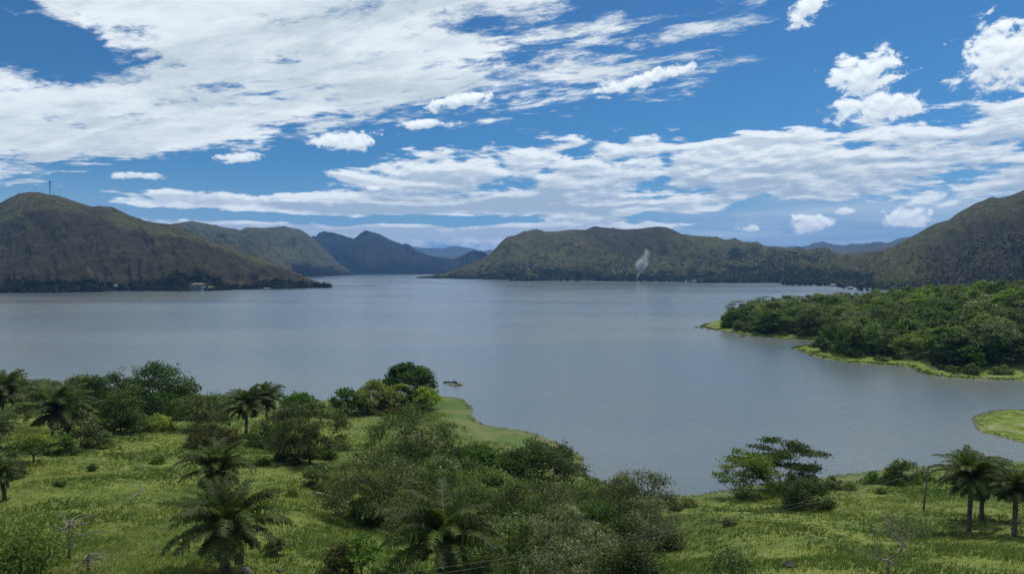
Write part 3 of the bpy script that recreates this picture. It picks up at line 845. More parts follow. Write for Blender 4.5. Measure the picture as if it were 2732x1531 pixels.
def tree_meshes(seed, kind, H, R, leafmat, bark=BARK, density=1.0, leaf_scale=1.0, trunk_k=1.0, leaf_cap=9000):
    k = TREE_KINDS[kind]
    rng = np.random.default_rng(seed)
    th = H * k['th'] * rng.uniform(0.85, 1.15)
    nl = max(7, int(k['lobes'] * rng.uniform(0.85, 1.2)))
    g = np.arange(nl) + 0.5
    cz = 1 - g / nl                                    # even cover of the dome, rim included
    cz = np.clip(cz + rng.normal(0, 0.06, nl), 0, 1)
    rr = np.sqrt(1 - cz ** 2) * rng.uniform(0.9, 1.06, nl)
    an = g * 2.39996 + rng.uniform(0, 6.28) + rng.normal(0, 0.25, nl)
    an2 = rng.uniform(0, 6.28)
    bump = 1 + 0.12 * np.sin(2 * an + an2) + 0.09 * np.sin(3 * an + 2 * an2)      # uneven outline
    top = 1 - 0.14 * rng.uniform(0, 1, nl) ** 1.5
    zz = H * (k['skirt'] + (1 - k['skirt']) * cz) * top
    inner = rng.uniform(0, 1, nl) < k['fill']
    zz = np.where(inner, H * (k['skirt'] + (zz / H - k['skirt']) * rng.uniform(0.25, 0.75, nl)), zz)
    rr = np.where(inner, rr * rng.uniform(0.3, 0.9, nl), rr)
    LC = np.stack([rr * np.cos(an) * R * bump, rr * np.sin(an) * R * bump, zz], 1)
    lobe_r = R * k['ls'] * rng.uniform(0.75, 1.3, nl)
    lobe_h = np.minimum(lobe_r * (0.7 if kind != 'layer' else 0.18), H * 0.22)
    LC[:, 2] = np.maximum(LC[:, 2] - lobe_h * 0.7, H * 0.06)
    cl, cn = [], []
    for i in range(nl):
        m = max(4, int(k['cl'] * density))
        v = rng.normal(0, 1, (m, 3)); v[:, 2] = np.abs(v[:, 2]) * 1.0 - 0.2
        v = unit(v) * rng.uniform(0.5, 1.0, (m, 1))
        cl.append(LC[i] + v * np.array([lobe_r[i], lobe_r[i], lobe_h[i]])); cn.append(v)
    CC, CN = np.concatenate(cl), np.concatenate(cn)
    # fit the crown into the wanted width and height
    rad_now = np.percentile(np.hypot(CC[:, 0], CC[:, 1]), 96)
    CC[:, :2] *= R * 0.96 / rad_now; LC[:, :2] *= R * 0.96 / rad_now
    CC[:, 2] *= H * 0.97 / CC[:, 2].max()
    CC[:, 2] = np.clip(CC[:, 2], H * 0.03 + 0.1, H)
    sub = rng.permutation(len(CC))[:min(len(CC), 90)]
    attr = np.concatenate([LC - np.array([0, 0, 0.15]) * lobe_h[:, None], CC[sub]])
    attr[:, 2] = np.maximum(attr[:, 2], 0.15)
    lean = rng.normal(0, 0.12 * th, 2)
    P, par, cnt = skeleton(rng, attr, th, lean, [True] * nl + [False] * len(sub))
    tot = cnt[0]
    r0 = trunk_k * (0.013 * H + 0.010 * R + 0.02)
    rad = r0 * (np.maximum(cnt, 1) / tot) ** 0.50
    i = np.arange(1, len(P))
    ra, rb = rad[par[i]], rad[i]
    rootflare = np.where(par[i] == 0, 1.5, 1.0)
    TV, TF = tubes(None, P[par[i]], P[i], np.minimum(ra, rb * 1.5) * rootflare, rb, 5)
    TV[:, 2] -= 0.25 * (TV[:, 2] < 0.05)
    # leaves: enough to cover the crown, sized for the crown
    ll0 = k['ll'] * leaf_scale
    want = density * k['lai'] * math.pi * R * (R + 0.8 * H * (1 - k['skirt'])) / (ll0 * ll0 * k['wr'] * 0.5)
    m = int(np.clip(want, 500, leaf_cap) / len(CC)) + 1
    n = len(CC) * m
    csz = np.maximum(k['cr'] * R ** 0.5 / 2.1, R * 0.085) * rng.uniform(0.7, 1.25, len(CC))
    off = rng.normal(0, 1, (len(CC), m, 3)) * np.array([1, 1, k['flat']]) * csz[:, None, None] * 0.85
    C = (CC[:, None] + off).reshape(-1, 3)
    outw = np.repeat(CN, m, 0)
    D = outw * 0.5 + rng.normal(0, 0.6, (n, 3)) + np.array([0, 0, -k['droop']])
    N = np.array([0, 0, 1.0]) + rng.normal(0, 0.55, (n, 3)) + outw * 0.5
    ll = ll0 * rng.uniform(0.6, 1.35, n)
    V, F = leaves(rng, C, D, N, ll, ll * k['wr'] * rng.uniform(0.8, 1.25, n))
    tint = np.clip(np.repeat(rng.normal(0.45, 0.22, len(CC)), m) + rng.normal(0, 0.22, n), 0, 1)
    V[:, 2] = np.maximum(V[:, 2], 0.02)
    cen = C - np.array([0, 0, H * (0.25 + 0.5 * k['skirt'])]); cen[:, 2] *= R / H
    grow = unit(unit(cen) * 0.55 + unit(off.reshape(-1, 3) + 1e-6) * 0.45 + outw * 0.35 + np.array([0, 0, 0.45]) + rng.normal(0, 0.18, (n, 3)))
    t = mesh_obj('trunk', TV, TF, bark, smooth=True)
    c = leaf_obj('crown', V, F, tint, leafmat, grow=grow)
    return t, c


# ------------------------------------------------------------------ palms: every frond is a part
def frond_mesh(seed, L, rise, arch, leaf_l=0.75, pairs=52):
    rng = np.random.default_rng(seed)
    n = 14
    t = np.linspace(0, 1, n)
    el = rise - arch * t ** 1.5                         # elevation of the rachis along its length
    ds = L / (n - 1)
    x = np.concatenate([[0], np.cumsum(np.cos(el[:-1]) * ds)]); z = np.concatenate([[0], np.cumsum(np.sin(el[:-1]) * ds)])
    y = np.cumsum(rng.normal(0, 0.02, n)) * L * 0.15
    P = np.stack([x, y, z], 1)
    rad = 0.055 * (1 - t) + 0.008
    V, F = tubes(None, P[:-1], P[1:], rad[:-1], rad[1:], 4)
    tint = [np.full(len(V), 0.75)]
    k = pairs
    s = np.linspace(0.10, 0.995, k); s = np.repeat(s, 2) + rng.normal(0, 0.004, 2 * k); s = np.clip(s, 0.08, 1)
    side = np.tile([1.0, -1.0], k)
    base = np.stack([np.interp(s, t, P[:, i]) for i in range(3)], 1)
    tang = unit(np.stack([np.interp(s, t, np.gradient(P[:, i])) for i in range(3)], 1))
    lat = np.stack([np.zeros(2 * k), side, np.zeros(2 * k)], 1)
    up = np.cross(tang, np.array([0, 1.0, 0])); up = up * np.sign(up[:, 2:3] + 1e-6)
    ln = leaf_l * np.sin(np.clip(0.25 + s * 2.75, 0, math.pi)) ** 0.6 * rng.uniform(0.8, 1.15, 2 * k) + 0.08
    d1 = unit(tang * rng.uniform(0.35, 0.75, (2 * k, 1)) + lat * 0.8 + up * rng.uniform(0.0, 0.55, (2 * k, 1)))
    mid = base + d1 * ln[:, None] * 0.5
    d2 = unit(d1 * 0.55 + np.array([0, 0, -1.0]) * rng.uniform(0.55, 1.15, (2 * k, 1)))
    tip = mid + d2 * ln[:, None] * 0.55
    w = 0.055 * rng.uniform(0.8, 1.2, (2 * k, 1))
    b0, b1, m0, m1 = base - tang * w, base + tang * w, mid - tang * w * 0.9, mid + tang * w * 0.9
    LV = np.stack([b0, b1, m1, m0, m0, m1, tip + tang * 0.008, tip - tang * 0.008], 1).reshape(-1, 3)
    LF = np.arange(len(LV)).reshape(-1, 4) + len(V)
    tint.append(np.repeat(np.clip(rng.normal(0.42, 0.2, 2 * k), 0, 1), 8))
    me_v = np.concatenate([V, LV]); me_f = np.concatenate([F, LF])
    o = mesh_obj('frond', me_v, me_f, LEAF['palm'])
    float_attr(o, 'tint', np.concatenate(tint))
    gr = unit(np.repeat(unit(up * 0.9 + lat * 0.35), 8, axis=0)); gr = np.concatenate([np.tile([[0, 0, 1.0]], (len(V), 1)), gr])
    vec_attr(o, 'grow', gr)
    me = o.data
    bpy.data.objects.remove(o)
    return me


FRONDS = [frond_mesh(300 + i, 4.6 * f, r, a, 0.85) for i, (f, r, a) in enumerate([
    (1.0, 1.47, 0.95), (1.05, 1.36, 1.30), (1.08, 1.25, 1.55), (1.08, 1.10, 1.70), (1.05, 0.92, 1.75), (1.0, 0.72, 1.70), (0.95, 0.50, 1.55), (0.85, 0.25, 1.30), (0.55, -0.3, 0.90)])]


DEAD_FROND = FRONDS[-1].copy(); DEAD_FROND.materials.clear(); DEAD_FROND.materials.append(LEAF['straw'])


def palm(name, loc, height, spread, label, seed, trunk_r=0.26, group=None, n_fronds=42, dead=3):
    rng = random.Random(seed)
    root = empty(name, loc, rng.uniform(0, 6.28))
    tag(root, label, 'palm', group)
    nseg, sides = 22, 10
    V, F = [], []
    lean = (rng.uniform(-0.6, 0.6), rng.uniform(-0.6, 0.6))
    for i in range(nseg + 1):
        t = i / nseg
        r = trunk_r * (1.18 - 0.3 * min(1, t * 4) * 0.6) * (1.06 if i % 2 else 0.95) * (1.0 if t < 0.86 else 1.15)
        for s in range(sides):
            a = s / sides * 2 * math.pi
            rr = r * (1 + 0.08 * rng.uniform(-1, 1))
            V.append((lean[0] * t * t + rr * math.cos(a), lean[1] * t * t + rr * math.sin(a), height * t - 0.3 * (i == 0)))
    for i in range(nseg):
        for s in range(sides):
            F.append((i * sides + s, i * sides + (s + 1) % sides, (i + 1) * sides + (s + 1) % sides, (i + 1) * sides + s))
    F.append(tuple(nseg * sides + s for s in range(sides)))
    mesh_obj('trunk', V, F, BARK_P, root, smooth=True)
    sc = spread / 3.9
    for k in range(n_fronds):
        q = (k + 0.5) / n_fronds
        me = FRONDS[min(len(FRONDS) - 1, int(q * len(FRONDS)))]
        a = k * 2.39996 + rng.uniform(-0.25, 0.25)
        s = sc * rng.uniform(0.88, 1.1)
        link_copy(me, 'frond', root, (lean[0] + 0.12 * math.cos(a), lean[1] + 0.12 * math.sin(a), height - 0.05 - 0.25 * q), (rng.uniform(-0.25, 0.25), rng.uniform(-0.12, 0.12), a), (s, s, s * 0.80))
    for k in range(dead):
        a = rng.uniform(0, 6.28); s = sc * rng.uniform(0.7, 1.0)
        link_copy(DEAD_FROND, 'dead_frond', root, (lean[0] + 0.2 * math.cos(a), lean[1] + 0.2 * math.sin(a), height - 0.35), (rng.uniform(-0.3, 0.3), rng.uniform(0.1, 0.35), a), (s, s, s))
    return root


def place_tree(name, kind, lf, px, by, topy, wpx, label, seed, cat='tree', group=None, land=None, bark=BARK, density=1.0, leaf_scale=1.0, minh=0.5, trunk_k=1.0, cap=9000):
    x, y, z = (land or BANK).hit(px, by)
    dist = y
    H = max(minh, (by - topy) / FPX * dist)
    R = wpx / 2 / FPX * dist
    root = empty(name, (x, y, z - 0.05), 0)
    tag(root, label, cat, group)
    # leaf sprays about two and a half pixels long at this distance
    leaf_scale = leaf_scale * float(np.clip(2.6 * dist / 682.0 / 0.42, 0.75, 2.2))
    t, c = tree_meshes(seed, kind, H, R, LEAF[lf], bark, density, leaf_scale, trunk_k, cap)
    t.parent = root; c.parent = root
    return root

# ------------------------------------------------------------------ palms on the near bank
def put_palm(px, by, cy, wpx, label, seed, tr=0.26):
    x, y, z = BANK.hit(px, min(by, 1524)) if by < 1525 else BANK.hit(px, 1524)
    if by >= 1525:                                     # foot lies just below the picture
        rx, rz = ray(px, by); y = y - (by - 1524) * 0.10; x = rx * y; z = float(BANK.h(x, y))
    top = CAM_Z + ray(px, cy)[1] * y
    return palm('palm_tree', (x, y, z - 0.05), max(1.5, top - z), wpx / 2 / FPX * y, label, seed, tr)


put_palm(600, 1531, 1412, 300, 'large palm with thick trunk at the bottom of the left meadow', 1, 0.36)
put_palm(580, 1335, 1250, 185, 'palm rising right behind the large palm in the left meadow', 2)
put_palm(657, 1170, 1085, 135, 'tall dark palm on the meadow edge left of the open olive tree', 3, 0.36)
put_palm(712, 1165, 1062, 105, 'palm half hidden behind the tall dark palm by the water', 4, 0.3)
put_palm(1182, 1580, 1440, 330, 'bright palm at the bottom centre in front of the tangled trees', 5, 0.34)
put_palm(2585, 1418, 1275, 190, 'tallest palm of the three at the far right of the meadow', 6)
put_palm(2618, 1385, 1285, 190, 'palm behind the tallest right hand palm, its trunk further back', 7)
put_palm(2706, 1432, 1312, 150, 'palm cut by the right edge of the picture', 8)
put_palm(138, 1195, 1100, 210, 'wide drooping palm among the trees at the left', 9, 0.3)
put_palm(8, 1160, 1048, 150, 'palm cut by the left edge beside the wide drooping palm', 10, 0.3)
put_palm(12, 1335, 1262, 110, 'low palm at the left edge below the olive bushes', 11, 0.25)
put_palm(-30, 1240, 1150, 150, 'palm fronds reaching in from the left edge at mid height', 12, 0.25)

# ------------------------------------------------------------------ trees and shrubs of the near bank
S = [0]


def T_(kind, lf, px, by, topy, w, label, cat='tree', **kw):
    S[0] += 1
    nm = {'tree': {'umbrella': 'umbrella_tree', 'layer': 'flat_topped_tree', 'sparse': 'sparse_tree'}.get(kind, 'broadleaf_tree'), 'shrub': 'shrub', 'bush': 'bush'}[cat]
    return place_tree(nm, kind, lf, px, by, topy, w, label, 1000 + S[0], cat, **kw)


# point with the big dark tree and the row of pale trees
T_('umbrella', 'dark', 1092, 1078, 964, 160, 'big dark dome shaped tree on the point beside the rocky islet', density=2.2, cap=14000)
T_('umbrella', 'yellow', 994, 1098, 1010, 112, 'tallest yellow green tree of the row before the big dark tree', bark=BARK_G, density=1.1)
T_('umbrella', 'fresh', 925, 1108, 1036, 96, 'green tree at the left end of the yellow green row', density=1.1)
T_('umbrella', 'yellow', 1062, 1090, 1022, 100, 'yellow green tree right of the tallest one in the row', density=1.1)
T_('umbrella', 'yellow', 1130, 1090, 1028, 96, 'yellow green tree at the right end of the row on the point', density=1.1)
T_('umbrella', 'mid', 966, 1104, 1050, 64, 'small dim tree between the first two trees of the yellow green row')
T_('umbrella', 'fresh', 800, 1110, 1046, 100, 'bright green dome showing behind the open olive tree by the water', density=1.3)
T_('bush', 'rust', 1030, 1100, 1078, 120, 'low brownish scrub under the yellow green row', 'bush')
# open olive trees on the slope
T_('open', 'olive', 826, 1238, 1062, 225, 'open olive tree with dark forked limbs above the dark shrub', density=1.1)
T_('open', 'olive', 742, 1192, 1085, 110, 'thin olive tree left of the open olive tree', density=0.9)
T_('bush', 'dark', 785, 1232, 1170, 120, 'dark green shrub at the foot of the open olive tree', 'shrub', density=1.2)
T_('bush', 'mid', 872, 1222, 1188, 66, 'small green shrub right of the forked olive tree', 'shrub')
T_('bush', 'olive', 848, 1300, 1248, 84, 'pale olive shrub on the meadow slope above the fallen log', 'shrub')
T_('open', 'olive', 1100, 1275, 1082, 290, 'broad feathery tree on the slope behind the leaning trunk tree', density=1.2)
T_('open', 'olive', 1002, 1392, 1185, 270, 'olive tree with a dark leaning trunk right of the fallen log', density=1.3, trunk_k=1.2)
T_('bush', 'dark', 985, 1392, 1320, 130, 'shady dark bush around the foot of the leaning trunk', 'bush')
T_('open', 'olive', 1160, 1340, 1215, 200, 'olive tree between the leaning trunk and the dark green dome', density=1.2)
T_('bush', 'rust', 900, 1320, 1262, 110, 'brown green scrub beside the pale olive shrub', 'bush')
T_('umbrella', 'dark', 1440, 1298, 1178, 240, 'dark green dome by the shore at the head of the cove', density=2.2, cap=14000)
T_('umbrella', 'fresh', 1275, 1275, 1188, 190, 'green dome left of the dark dome by the shore', density=1.2)
T_('bush', 'lime', 1575, 1305, 1272, 60, 'yellow green bush on the shore at the corner of the cove', 'bush')
# tangled trees of the gully
T_('open', 'olive', 1300, 1420, 1245, 280, 'pale crown in the gully right in front of the green dome', density=1.25)
T_('open', 'olive', 1440, 1440, 1275, 280, 'broad pale crown in the gully below the dark dome', density=1.25)
T_('open', 'mid', 1560, 1420, 1285, 212, 'green tree in the gully near the corner of the cove', density=1.2)
T_('open', 'olive', 1690, 1425, 1262, 263, 'tall pale tree at the water end of the gully', density=1.25)
T_('round', 'mid', 1665, 1400, 1262, 110, 'dark green crown poking out behind the tall pale tree', density=1.0)
T_('round', 'dark', 1600, 1470, 1340, 190, 'dark crown low in the gully left of the meadow', density=1.1)
T_('open', 'olive', 1360, 1545, 1380, 268, 'olive crown in the gully right of the bright palm', density=1.2)
T_('open', 'pale', 1520, 1545, 1345, 280, 'pale grey leaved tree in the lower gully', density=1.0, bark=BARK_G)
T_('open', 'pale', 1745, 1470, 1330, 190, 'pale tree on the gully edge beside the right meadow', density=0.8, bark=BARK_G)
T_('open', 'olive', 1230, 1430, 1300, 190, 'olive crown behind the bright palm', density=1.1)
T_('open', 'olive', 1100, 1440, 1330, 168, 'olive bush tree left of the bright palm', density=0.9)
T_('round', 'dark', 1690, 1560, 1440, 180, 'dark round bush in the bottom corner of the gully', 'bush', density=1.1)
T_('open', 'pale', 1480, 1590, 1440, 201, 'grey white leaved crown at the bottom edge of the gully', density=0.8, bark=BARK_G)
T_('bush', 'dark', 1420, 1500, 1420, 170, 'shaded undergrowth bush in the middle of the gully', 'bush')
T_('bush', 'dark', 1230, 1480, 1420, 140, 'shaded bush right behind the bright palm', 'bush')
T_('layer', 'fresh', 965, 1545, 1415, 110, 'young layered sapling with a thin stem at the bottom of the meadow', density=1.0)
T_('bush', 'rust', 900, 1535, 1450, 110, 'brown green bush left of the layered sapling', 'bush', density=0.8)
T_('bush', 'lime', 1778, 1465, 1405, 90, 'lime green bush on the gully edge of the right meadow', 'bush', density=0.9)
T_('bush', 'lime', 1840, 1352, 1328, 50, 'small lime bush on the shore at the gully mouth', 'bush')
T_('bush', 'mid', 1800, 1362, 1340, 46, 'small green bush left of the small lime bush', 'bush')
T_('open', 'olive', 1180, 1305, 1230, 150, 'small olive crown left of the green dome', density=1.1)
T_('open', 'olive', 1250, 1350, 1270, 160, 'olive crown under the green dome', density=1.1)
T_('open', 'mid', 1385, 1375, 1290, 170, 'green crown in the middle of the gully', density=1.1)
T_('open', 'olive', 1510, 1365, 1285, 170, 'olive crown between the dark dome and the cove corner', density=1.1)
T_('open', 'olive', 1620, 1375, 1290, 150, 'olive crown left of the tall pale tree', density=1.1)
T_('open', 'mid', 1160, 1415, 1335, 160, 'green crown left above the bright palm', density=1.1)
T_('open', 'olive', 1050, 1330, 1235, 170, 'olive crown behind the leaning trunk', density=1.1)
T_('open', 'mid', 1340, 1500, 1400, 170, 'green crown low in the gully beside the bright palm', density=1.1)
T_('open', 'olive', 1590, 1500, 1400, 190, 'olive crown low in the gully left of the dark bush', density=1.1)
T_('open', 'olive', 1420, 1560, 1470, 190, 'olive crown at the bottom edge of the gully', density=1.1)
T_('open', 'mid', 1290, 1560, 1480, 150, 'green crown at the bottom edge right of the bright palm', density=1.1)
T_('open', 'olive', 1110, 1235, 1150, 170, 'olive crown on the slope under the broad feathery tree', density=1.1)
T_('open', 'mid', 1200, 1290, 1210, 130, 'green crown between the feathery tree and the green dome', density=1.1)
# right meadow
T_('layer', 'dark', 2082, 1305, 1172, 240, 'tall flat layered tree over the dark bush by the right shore', density=1.3)
T_('umbrella', 'lime', 2000, 1328, 1200, 170, 'yellow topped umbrella tree left of the tall layered tree', density=0.6)
T_('bush', 'dark', 2145, 1352, 1268, 180, 'big dark bush below the flat layered tree', 'bush', density=1.4)
T_('bush', 'dark', 1990, 1338, 1306, 66, 'small dark bush at the foot of the umbrella tree', 'bush')
T_('bush', 'mid', 2405, 1292, 1226, 100, 'round green bush on the shore left of the utility pole', 'bush', density=1.3)
T_('bush', 'fresh', 2332, 1290, 1258, 62, 'fresh green bush left of the round bush', 'bush')
T_('bush', 'mid', 2222, 1305, 1270, 56, 'loose bush between the big dark bush and the shore', 'bush', density=0.8)
T_('bush', 'mid', 2268, 1308, 1284, 34, 'very small bush in the grass near the right shore', 'bush')
T_('bush', 'mid', 2350, 1318, 1300, 30, 'tiny bush below the fresh green bush', 'bush')
T_('bush', 'lime', 2464, 1285, 1250, 52, 'lime bush right behind the utility pole', 'bush')
T_('open', 'mid', 1944, 1402, 1382, 34, 'tiny dark shrub alone in the right meadow', 'shrub')
T_('open', 'olive', 1948, 1560, 1455, 125, 'grey green bush with bare twigs at the bottom of the right meadow', 'bush', density=0.9)
T_('sparse', 'olive', 2425, 1432, 1360, 230, 'wide thin shrub with almost bare branches before the palms', 'shrub', density=0.9, bark=BARK_G)
T_('sparse', 'pale', 2368, 1535, 1352, 130, 'bare grey tree with two thin stems in the right meadow', density=0.45, bark=BARK_G)
# left wood
T_('round', 'dark', 425, 1092, 962, 215, 'largest dark tree on the skyline of the left wood', density=1.5)
T_('round', 'mid', 215, 1085, 1000, 125, 'bushy green tree behind the wide drooping palm', density=1.1)
T_('layer', 'olive', 110, 1090, 1010, 130, 'flat olive crown above the wide drooping palm', density=1.2)
T_('sparse', 'pale', 345, 1060, 972, 80, 'pale bare crown against the water left of the largest dark tree', density=1.0, bark=BARK_G)
T_('round', 'dark', 285, 1110, 1000, 170, 'dark tree left of the largest dark tree', density=1.2)
T_('round', 'mid', 322, 1152, 1040, 130, 'dusky tree with a bare trunk above the two walkers', density=1.0)
T_('open', 'olive', 215, 1200, 1085, 115, 'olive tree right of the wide drooping palm', density=1.1)
T_('layer', 'lime', 92, 1235, 1140, 120, 'layered yellow olive tree below the wide drooping palm', density=1.3)
T_('bush', 'yellow', 425, 1148, 1106, 84, 'bright yellow green bush right of the two walkers', 'bush', density=1.2)
T_('round', 'fresh', 430, 1100, 1045, 90, 'green crown below the largest dark tree', density=1.0)
T_('open', 'olive', 545, 1150, 1045, 145, 'olive crown left of the tall dark palm', density=1.1)
T_('bush', 'rust', 565, 1190, 1130, 130, 'rusty green thicket on the meadow edge below the olive crown', 'bush', density=1.1)
T_('round', 'dark', 482, 1120, 1062, 90, 'dark round crown between the largest tree and the olive crown', density=0.9)
T_('round', 'mid', 30, 1070, 1000, 100, 'green tree at the left edge of the water', density=1.0)
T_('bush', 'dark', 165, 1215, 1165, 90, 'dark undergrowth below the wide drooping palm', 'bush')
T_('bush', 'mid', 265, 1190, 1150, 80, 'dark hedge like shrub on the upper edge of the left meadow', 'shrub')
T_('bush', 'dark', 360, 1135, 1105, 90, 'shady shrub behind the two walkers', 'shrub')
T_('bush', 'olive', 25, 1275, 1205, 90, 'olive thicket at the left edge above the low palm', 'bush')
T_('open', 'olive', 590, 1115, 1050, 80, 'small olive crown touching the tall dark palm', density=0.9)
T_('round', 'mid', 700, 1190, 1128, 90, 'green crown right of the tall dark palm trunk', density=0.9)
T_('open', 'mid', 50, 1545, 1395, 210, 'dark green tree in the bottom left corner', density=1.3)
T_('sparse', 'olive', 130, 1500, 1395, 130, 'sprawling half bare shrub beside the dead tree', 'shrub', density=1.0)
T_('bush', 'mid', 418, 1236, 1216, 44, 'dark shrub alone in the upper left meadow', 'shrub')
T_('open', 'mid', 247, 1256, 1238, 22, 'tiny dark shrub in the left meadow near the wood', 'shrub')
T_('open', 'mid', 160, 1297, 1282, 22, 'tiny shrub low on the left side of the meadow', 'shrub')
T_('bush', 'mid', 780, 1325, 1305, 34, 'small weed clump on the meadow slope left of the log', 'shrub')
T_('bush', 'mid', 700, 1240, 1222, 44, 'low green clump on the meadow crest below the tall palm', 'shrub')
T_('layer', 'mid', 740, 1480, 1435, 60, 'stunted sapling right of the large palm', density=0.6)

# ------------------------------------------------------------------ dead wood
def limb_mesh(name, pts, r0, r1, mat, parent=None):
    P = np.asarray(pts, float)
    rr = np.linspace(r0, r1, len(P))
    V, F = tubes(None, P[:-1], P[1:], rr[:-1], rr[1:], 7)
    # close the joints by sharing rings
    n = len(P) - 1
    for i in range(n - 1):
        V[i * 14 + 7:i * 14 + 14] = V[(i + 1) * 14:(i + 1) * 14 + 7]
    F = [tuple(f) for f in F] + [tuple(range(6, -1, -1)), tuple(range(n * 14 - 7, n * 14))]
    return mesh_obj(name, V, F, mat, parent, smooth=True)


def ground_line(pix, lift=0.15):
    out = []
    for a, b in pix:
        x, y, z = BANK.hit(a, b); out.append((x, y, z + lift))
    return out


dw = empty('fallen_log', (0, 0, 0))
pts = ground_line([(842, 1322), (870, 1327), (890, 1332), (920, 1344), (950, 1356)], 0.35)
dw.location = pts[0]
loc = [tuple(np.array(p) - np.array(pts[0])) for p in pts]
limb_mesh('log', loc, 0.26, 0.16, BARK_G, dw)
limb_mesh('branch', [loc[2], (loc[2][0] + 0.5, loc[2][1], loc[2][2] + 0.6), (loc[2][0] + 1.4, loc[2][1] - 0.3, loc[2][2] + 0.5)], 0.22, 0.15, BARK_G, dw)
tag(dw, 'weathered grey log lying on the meadow left of the leaning trunk', 'log')
br = limb_mesh('dead_branch', ground_line([(350, 1340), (360, 1328), (374, 1318), (380, 1300), (378, 1294)], 0.3), 0.09, 0.05, BARK_G)
tag(br, 'crooked pale branch lying in the middle of the left meadow', 'branch')


def dead_tree(px, by, hgt, label, seed, spread=1.0):
    rng = random.Random(seed)
    x, y, z = BANK.hit(px, by)
    root = empty('dead_tree', (x, y, z))
    tag(root, label, 'tree')
    limb_mesh('trunk', [(0, 0, -0.2), (0.05, 0, hgt * 0.4), (-0.1, 0.1, hgt * 0.75), (0.1, 0, hgt)], 0.13, 0.05, BARK_G, root)
    for i in range(16):
        a = rng.uniform(0, 6.28); h0 = hgt * rng.uniform(0.15, 0.95)
        L = hgt * rng.uniform(0.45, 0.9) * spread
        p = [(0, 0, h0)]
        dz = rng.uniform(-0.5, 0.5)
        for k in range(1, 5):
            a += rng.uniform(-0.5, 0.5); dz += rng.uniform(-0.35, 0.15)
            q = p[-1]; p.append((q[0] + math.cos(a) * L / 4, q[1] + math.sin(a) * L / 4, max(0.05, q[2] + dz * L / 4)))
        limb_mesh('branch', p, 0.05, 0.018, BARK_G, root)


dead_tree(185, 1492, 3.4, 'dead grey tree with tangled bare branches at the lower left', 5, 1.2)
dead_tree(235, 1526, 1.5, 'low tangle of dead grey branches below the dead tree', 8, 1.7)

# ------------------------------------------------------------------ stones and mounds in the grass
M_STONE = plain_mat('grey_stone', (0.20, 0.19, 0.17), 0.9, 0.45, 2.0)
M_DARKST = plain_mat('dark_stone', (0.060, 0.058, 0.052), 0.9, 0.45, 1.5)


def rock_data(seed, mat):
    rng = np.random.default_rng(seed)
    me = bpy.data.meshes.new('boulder')
    import bmesh
    bm = bmesh.new(); bmesh.ops.create_icosphere(bm, subdivisions=2, radius=1.0)
    off = rng.uniform(0, 50)
    for v in bm.verts:
        c = v.co.copy()
        n = mnoise.fractal(c * 1.1 + Vector((off, 0, 0)), 1.0, 2.0, 3)
        v.co = c * (0.92 + 0.32 * n)
        v.co.z *= 0.66
        if v.co.z < -0.3: v.co.z = -0.3
    bm.to_mesh(me); bm.free()
    me.materials.append(mat)
    return me


ROCKS = [rock_data(i, M_DARKST if i % 2 else M_STONE) for i in range(8)]


def rock(px, by, wpx, label, k, land, group=None, name='boulder', tall=1.0):
    x, y, z = land.hit(px, by) if land is not None else (*on_plane(px, by, 0.0), -0.02)
    s = wpx / 2 / FPX * y
    o = link_copy(ROCKS[k % 8], name, None, (x, y, z), (0, 0, k * 1.7), (s, s * 0.85, s * tall))
    return tag(o, label, 'rock', group)


rock(655, 1524, 36, 'grey stone at the bottom edge right of the large palm', 0, BANK)
rock(748, 1526, 26, 'dark stone at the bottom edge further right of the large palm', 1, BANK)
rock(2102, 1514, 34, 'dark mound of earth at the bottom of the right meadow', 3, BANK, None, 'earth_mound', 1.9)
rock(2166, 1432, 17, 'grey stone in the middle of the right meadow', 2, BANK)
rock(2272, 1472, 9, 'small black stump left of the bare grey tree', 5, BANK, None, 'stump', 2.4)

# ------------------------------------------------------------------ utility pole and wires
M_POLE = plain_mat('pole_wood', (0.11, 0.10, 0.09), 0.85, 0.3, 2.0)
M_WIRE = plain_mat('wire', (0.16, 0.16, 0.16), 0.5, 0.1, 2.0)
pxx, pyy, pzz = BANK.hit(2464, 1360)
pole = empty('utility_pole', (pxx, pyy, pzz)); pole.rotation_euler = (0, math.radians(5.5), 0)
ph = (1360 - 1240) / FPX * pyy
tag(pole, 'leaning dark utility pole between the round bush and the palms', 'pole')
limb_mesh('post', [(0, 0, -0.4), (0, 0, ph * 0.5), (0, 0, ph)], 0.15, 0.10, M_POLE, pole)
arm = limb_mesh('crossarm', [(-0.75, 0, ph - 0.55), (0, -0.12, ph - 0.55), (0.75, 0, ph - 0.55)], 0.06, 0.06, M_POLE, pole)
for sx in (-0.65, 0.65):
    limb_mesh('insulator', [(sx, 0, ph - 0.5), (sx, 0, ph - 0.38), (sx, 0, ph - 0.24)], 0.05, 0.035, M_STONE, arm)
bpy.context.view_layer.update()
for i, sx in enumerate((-0.65, 0.65)):
    A = np.array(pole.matrix_world @ Vector((sx, 0, ph - 0.24)))
    B = np.array(at_dist(820, 1560 + i * 18, 47.0 + i))
    t = np.linspace(0, 1, 40)[:, None]
    P = A * (1 - t) + B * t; P[:, 2] -= 3.2 * (t * (1 - t) * 4)[:, 0] * 0.5
    w = limb_mesh('power_line', P, 0.010, 0.010, M_WIRE)
    tag(w, ('upper', 'lower')[i] + ' power line sagging from the utility pole across the gully', 'wire')

